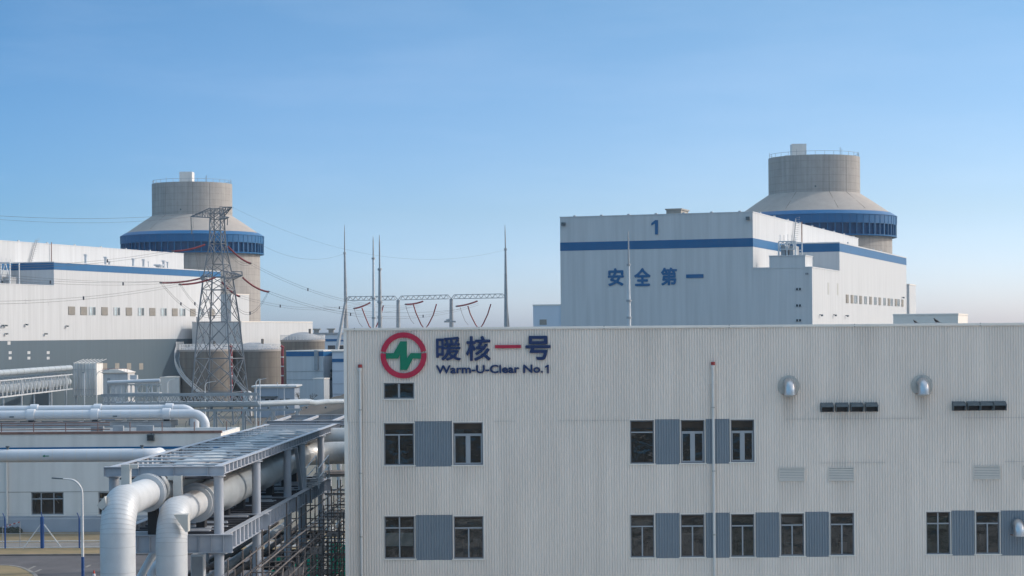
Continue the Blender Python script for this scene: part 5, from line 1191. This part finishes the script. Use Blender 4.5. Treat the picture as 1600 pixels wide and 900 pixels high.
# stair and rails beside the rack end
ls = T('access_ladder', (XR + .35, 107, zd_(107)), 'small grey steel stair with rails beside the rack near its far end', 'stair')
st = MB(); 
for k in range(9): z = zd_(106) + .1 + k*.05; st.box(XR + .2, XR + .9, 108 + k*.45, 108.3 + k*.45, z, z + .04)
ls.part(st, 'treads', m_gal); hr = MB()
for x in (XR + .2, XR + .9):
    hr.tube([(x, 107.6, zd_(107)), (x, 107.6, zd_(107) + 1.1), (x, 112.4, zd_(107) + 1.5), (x, 112.8, zd_(107) + .2)], .035, 6).tube([(x, 107.6, zd_(107) + .6), (x, 112.5, zd_(107) + .9)], .03, 6)
ls.part(hr, 'handrail', m_gal2)
# scaffolding under and beside the rack: every tube a part
sf = T('scaffolding', (-12, 98, 0), 'brown tube scaffolding packed under and beside the right side of the rack', 'scaffolding')
ys = [77.4 + 1.95*k for k in range(23)]; xs = [-12.55, -11.45]
for i, y in enumerate(ys):
    for j, x in enumerate(xs):
        top = rnd.uniform(8.6, 10.1) - .01*(y - 80) - (1.2 if j else 0); sf.part(MB().tube([(x + rnd.uniform(-.05, .05), y, 0), (x + rnd.uniform(-.05, .05), y, top)], .034, 6), 'standard', m_scaf)
for y in ys[2::3]:
    for x in (-13.9, -15.6): sf.part(MB().tube([(x, y, 0), (x, y, 5.6)], .034, 6), 'standard', m_scaf)
for z in (2.2, 3.7, 5.2, 5.9, 6.7, 7.4, 8.1, 8.8):
    for j, x in enumerate(xs + [-13.9]):
        if j == 2 and z > 7: continue
        for a, b in ((ys[0] - .4, ys[7]), (ys[7] - .5, ys[14]), (ys[14] - .4, ys[-1])):
            dz = rnd.uniform(-.08, .08); sf.part(MB().tube([(x + .07, a, z + dz), (x + .07, b + .3, z + dz + rnd.uniform(-.05, .05))], .032, 6), 'ledger', m_scaf)
tr = []
for y in ys:
    for z in (3.6, 5.1, 6.6, 8.0): sf.part(MB().tube([(xs[0] - 1.0*(z < 6), y + .06, z), (xs[1] + .25, y + .06, z)], .032, 6), 'transom', m_scaf)
for k in range(5): y = ys[k*4 + 1]; sf.part(MB().tube([(xs[1] + .08, y, 2.2), (xs[1] + .08, y + 5.5, 8)], .032, 6), 'brace', m_scaf)
for (y0, z) in ((88, 6.75), (92, 6.75), (97, 5.25), (101, 6.75), (105, 5.25), (110, 6.75), (86, 3.75), (93, 3.75)): sf.part(MB().box(xs[0] + .1, xs[1] - .1, y0, y0 + rnd.uniform(2.2, 3.6), z, z + .05), 'board', m_plank)
for z, y in ((2.2, 121.5), (3.7, 121.5), (4.4, 121.5), (5.2, 121.5), (5.9, 121.5), (6.7, 121.5), (7.5, 121.5), (8.2, 121.5)):
    sf.part(MB().tube([(-16.5, y, z), (-9, y, z + .02)], .035, 6), 'ledger', m_scaf)
for k in range(10): x = -15.9 + k*.8; sf.part(MB().tube([(x, 121.6, 0), (x, 121.6, rnd.uniform(8.2, 9.8))], .035, 6), 'standard', m_scaf)
# green netting fence
ng = 'green netting screens below the rack'
for (xa, xb, y, h, lb) in ((-14.0, -8, 127.2, 4.55, 'green netting screen behind the columns, the large one next to the front building'), (-17.6, -14.5, 125.5, 4.1, 'green netting screen seen through the scaffolding, left of the large one')):
    t = T('netting_screen', ((xa+xb)/2, y, 0), lb, 'netting', ng); mb = MB(); n = 22; vs = []
    for j in range(7):
        for i in range(n+1): vs.append((xa + (xb-xa)*i/n, y + .10*math.sin(i*1.9 + j*.6), h*j/6 + (.08*math.sin(i*1.3) if j == 6 else 0)))
    mb.add(vs, [(j*(n+1)+i, j*(n+1)+i+1, (j+1)*(n+1)+i+1, (j+1)*(n+1)+i) for j in range(6) for i in range(n)], True)
    t.part(mb, 'net', m_net)
    for k in range(4): x = xa + (xb-xa)*k/3; t.part(MB().tube([(x, y + .15, 0), (x, y + .15, h + .15)], .03, 6), 'post', m_gal)

# ------------------------------------------------------------ middle distance, left: truss galleries, covered box, small buildings
tg = T('pipe_gallery', (-113.5, 445, 0), 'grey truss gallery carrying a pipe, running away at the far left', 'pipe gallery')
def gz(px, py, Y): return U(px, py, Y).z
Xg = U(0, 590, 413).x; y0g, y1g = 395, 476
zt0, zb0 = gz(0, 594, 413), gz(0, 622, 413)
for x in (Xg, Xg - 4):
    tg.part(MB().box(x - .12, x + .12, y0g, y1g, zt0 - .25, zt0).box(x - .12, x + .12, y0g, y1g, zb0, zb0 + .3), 'chord', m_gal2)
    web = MB(); st = 3.3; n = int((y1g-y0g)/st)
    for k in range(n): a, b, m_ = y0g + k*st, y0g + (k+1)*st, y0g + (k+.5)*st; web.bar((x, a, zb0 + .2), (x, m_, zt0 - .2), .14).bar((x, m_, zt0 - .2), (x, b, zb0 + .2), .14).bar((x, a, zb0 + .3), (x, a, zt0 - .25), .14)
    tg.part(web, 'truss_web', m_gal2)
for k in range(25):
    y = y0g + k*3.3; tg.part(MB().box(Xg - 3.9, Xg - .15, y, y + .2, zb0 + .05, zb0 + .25), 'bottom_cross_beam', m_gal); tg.part(MB().box(Xg - 3.9, Xg + .25, y, y + .35, zt0 + .01, zt0 + .22), 'top_cross_beam', m_gal)
for y in (404, 430, 456, 470):
    tg.part(MB().tube([(Xg, y, 0), (Xg, y, zt0)], .17, 8).tube([(Xg - 4, y, 0), (Xg - 4, y, zt0)], .17, 8), 'leg', m_gal2)
for (x, z, r_, lb, m_) in ((Xg - .9, gz(0, 583.3, 413), .66, 'pale pipe lying on top of the far left truss gallery', m_pipeb), (Xg - 1.6, gz(0, 609, 413), 1.05, 'thick pale pipe inside the far left truss gallery', m_pipeb)):
    t = T('gallery_pipe', (x, 440, z), lb, 'pipe'); t.part(MB().tube([(x, y0g, z), (x, 478, z)], r_, 18), 'pipe', m_)
    rg = MB()
    for k in range(15): y = y0g + k*5.5; rg.tube([(x, y, z), (x, y + .18, z)], r_ + .035, 18)
    t.part(rg, 'band', m_gal)
a, b = U(115.5, 600, 482), U(151, 600, 482); zt1, zb1 = gz(130, 567.5, 482), gz(130, 617.5, 482)
t = T('covered_box', (a.x, 482, zb1), 'tall box wrapped in grey mesh sheet at the end of the truss gallery', 'enclosure')
mb = MB(); n = 20; vs = []
for j in range(6):
    for i in range(n+1): vs.append((a.x + (b.x-a.x)*i/n, 482 + .12*math.sin(i*2.3), zb1 + (zt1-zb1)*j/5))
mb.add(vs, [(j*(n+1)+i, j*(n+1)+i+1, (j+1)*(n+1)+i+1, (j+1)*(n+1)+i) for j in range(5) for i in range(n)]); mb.box(b.x - .1, b.x, 482.2, 489, zb1, zt1).box(a.x, a.x + .1, 482.2, 489, zb1, zt1).box(a.x, b.x, 482.2, 489, zt1 - .1, zt1 + .01)
t.part(mb, 'sheet', m_tarp); fr_ = MB()
for k in range(7): x = a.x + (b.x-a.x)*k/6; fr_.bar((x, 481.8, zb1 - .4), (x, 481.8, zt1 + .2), .12); fr_.bar((x, 481.8, zt1), (x + .9, 489, zt1 + .9), .1)
for z in (zb1, zb1 + 1.4, zt1 - 1.5): fr_.bar((a.x, 481.8, z), (b.x, 481.8, z), .12)
t.part(fr_, 'frame', m_gal2)
for x in (a.x + .3, b.x - .3): t.part(MB().bar((x, 483, 0), (x, 483, zb1), .35), 'leg', m_gal2)
# small buildings and frames behind the twin pipes
p = U(58.5, 568, 505); q = U(11, 568, 505); block('flat_roof_hut', Vector((p.x, p.y, 0)), p.x - q.x, 8, 0, p.z, m_beige, 'small beige flat roofed block against the grey base at the far left', rz=0,
     extra=lambda t, sx, sy, h: t.part(MB().tube([(-sx + 1.6, -.5, h - 2), (-sx + 1.6, -.5, h - .6), (-sx + 2.0, -.5, h - .4)], .12, 6).tube([(-.3, -.5, h - 2), (-.3, -.5, h - .6)], .2, 6), 'gooseneck', m_darkmetal, None, False))
p = U(199.5, 584, 470); q = U(161, 584, 470)
def ex3(t, sx, sy, h):
    t.part(MB().prism([(-sx - .8, h + .26), (.3, h + .26), (-sx*.4, h + 1.1), (-sx*.7, h + 1.1)], -.6, sy + .5), 'roof', m_trim, None, False); rl = MB()
    for k in range(9): rl.bar((-sx + k*sx/8, -.55, h + .2), (-sx + k*sx/8, -.55, h + 1.2), .06)
    rl.bar((-sx, -.55, h + 1.2), (0, -.55, h + 1.2), .07); t.part(rl, 'railing', m_crimson, None, False)
    t.part(MB().box(-sx + 1, -sx + 1.7, -.08, -.002, 1, h - 1), 'door', m_gal, None, False)
block('control_house', Vector((p.x, p.y, 0)), p.x - q.x, 8, 0, p.z, m_white, 'small white house with a railed roof right of the mesh covered box', rz=0, extra=ex3)
p = U(280.5, 590.5, 495); q = U(250.5, 590.5, 495); block('flat_roof_hut', Vector((p.x, p.y, 0)), p.x - q.x, 10, 0, p.z, m_wall, 'plain grey block touching the left side of the first brown tank', rz=0)
t = T('steel_frame', (U(208, 600, 450).x, 450, 0), 'pale steel frame carrying a white pipe, before the grey base of the left hall', 'frame')
xa, xb = U(168, 596, 450).x, U(250, 596, 450).x; zp0 = U(200, 596.5, 450).z
t.part(MB().tube([(xa, 450, zp0 - .15), (xb, 450, zp0 + .25)], .42, 12), 'pipe', m_pipew)
for k in range(10): x = xa + (xb-xa)*(k+.3)/10; t.part(MB().bar((x, 451, 0), (x, 451, zp0 - .5), .26), 'leg', m_gal2 if k % 3 else m_beige)
t.part(MB().box(xa, xb, 450.8, 451.4, zp0 - .85, zp0 - .55).box(xa + 4, xb, 449.8, 452, zp0 - 3.0, zp0 - 2.5), 'beam', m_gal2); bc = MB()
for k in range(4): x = xa + (xb-xa)*(k*.22+.05); bc.bar((x, 451, zp0 - 3), (x + 1.2, 451, zp0 - .8), .14).bar((x + 1.2, 451, zp0 - 3), (x, 451, zp0 - .8), .14)
t.part(bc, 'brace', m_gal2)
t.part(MB().box(xa + (xb-xa)*.42, xa + (xb-xa)*.55, 450.5, 452, zp0 + .5, zp0 + 1.5), 'duct', m_white)
# truss footbridge with pipe
Yt = 300; xa, xb = U(158, 616, Yt).x, U(402, 616, Yt).x; z1, z0 = gz(300, 616, Yt), gz(300, 628.5, Yt); xe = U(512, 628, Yt + 14).x
tb = T('truss_bridge', (xa, Yt, 0), 'long low grey truss bridge crossing in front of the pylon foot', 'truss bridge')
for y in (Yt, Yt + 2.2):
    tb.part(MB().box(xa, xb, y - .1, y + .1, z1 - .28, z1 + .12).box(xa, xb, y - .09, y + .09, z0 - .1, z0 + .05), 'chord', m_gal)
    web = MB(); n = 22
    for k in range(n): a, b = xa + (xb-xa)*k/n, xa + (xb-xa)*(k+1)/n; web.bar((a, y, z0), ((a+b)/2, y, z1 - .2), .09).bar(((a+b)/2, y, z1 - .2), (b, y, z0), .09)
    tb.part(web, 'truss_web', m_gal)
zc = gz(300, 632.3, Yt); t = T('bridge_pipe', (xa, Yt + 1, zc), 'long pale blue pipe under the low truss bridge, fading to the right', 'pipe')
pts = [(xa + 2, Yt + .9, zc), (xb, Yt + .9, zc), (U(470, 631, Yt).x, Yt + 8, zc + .05), tuple(U(492, 629.5, Yt + 30)), tuple(U(506, 627.8, Yt + 50)), tuple(U(545, 627, Yt + 58)), tuple(U(575, 627, Yt + 60))]
t.part(MB().tube(pts, .46, 16), 'pipe', m_pipeb); rg = MB()
for k in range(12): x = xa + 2 + k*2.9; rg.box(x, x + .3, Yt + .5, Yt + 1.3, zc - .75, zc - .47)
t.part(rg, 'shoe', m_darkmetal)
mb = MB(); mb.box(xa, U(470, 638, Yt).x, Yt - .1, Yt + .1, zc - 1.05, zc - .76).box(xa, U(470, 638, Yt).x, Yt + 1.9, Yt + 2.1, zc - 1.05, zc - .76)
tb.part(mb, 'lower_beam', m_gal)
for px in (200, 265, 335, 380, 425, 464):
    x = U(px, 645, Yt).x; tb.part(MB().bar((x, Yt, 0), (x, Yt, zc - 1.06), .32).bar((x, Yt + 2, 0), (x, Yt + 2, zc - 1.06), .32), 'leg', m_gal)
    tb.part(MB().bar((x - 1.3, Yt, zc - 3), (x, Yt, zc - 1.3), .14).bar((x + 1.3, Yt, zc - 3), (x, Yt, zc - 1.3), .14), 'knee_brace', m_gal)
# perimeter fence with barbed wire beyond the racks
Yb_ = 345; xa, xb = U(290, 650, Yb_).x, U(536, 640, Yb_).x; t = T('perimeter_fence', (xa, Yb_, 0), 'thin wire fence with angled post tops below the earth bank', 'fence')
for k in range(22):
    x = xa + (xb-xa)*k/21; t.part(MB().bar((x, Yb_, 0), (x, Yb_, 2.6), .07).bar((x, Yb_, 2.6), (x + .25, Yb_ - .3, 3.1), .06), 'post', m_darkmetal)
fw_ = MB()
for z in (.3, .9, 1.5, 2.1, 2.6, 2.85, 3.1): fw_.bar((xa, Yb_ - (.3 if z > 2.9 else 0), z), (xb, Yb_ - (.3 if z > 2.9 else 0), z), .022)
t.part(fw_, 'wire', m_gal)
# ------------------------------------------------------------ air
HZD = 0.00008
hm = bpy.data.materials.new('haze_air'); hm.use_nodes = True; n_ = hm.node_tree.nodes; n_.remove(n_['Principled BSDF'])
pv = n_.new('ShaderNodeVolumePrincipled'); pv.inputs['Density'].default_value = HZD; pv.inputs['Color'].default_value = (.70, .84, 1, 1); pv.inputs['Anisotropy'].default_value = .2
hm.node_tree.links.new(pv.outputs[0], n_['Material Output'].inputs['Volume'])
hz = MB().box(-900, 900, -300, 1100, -1, 75).build('haze', hm); tag(hz, kind='stuff')
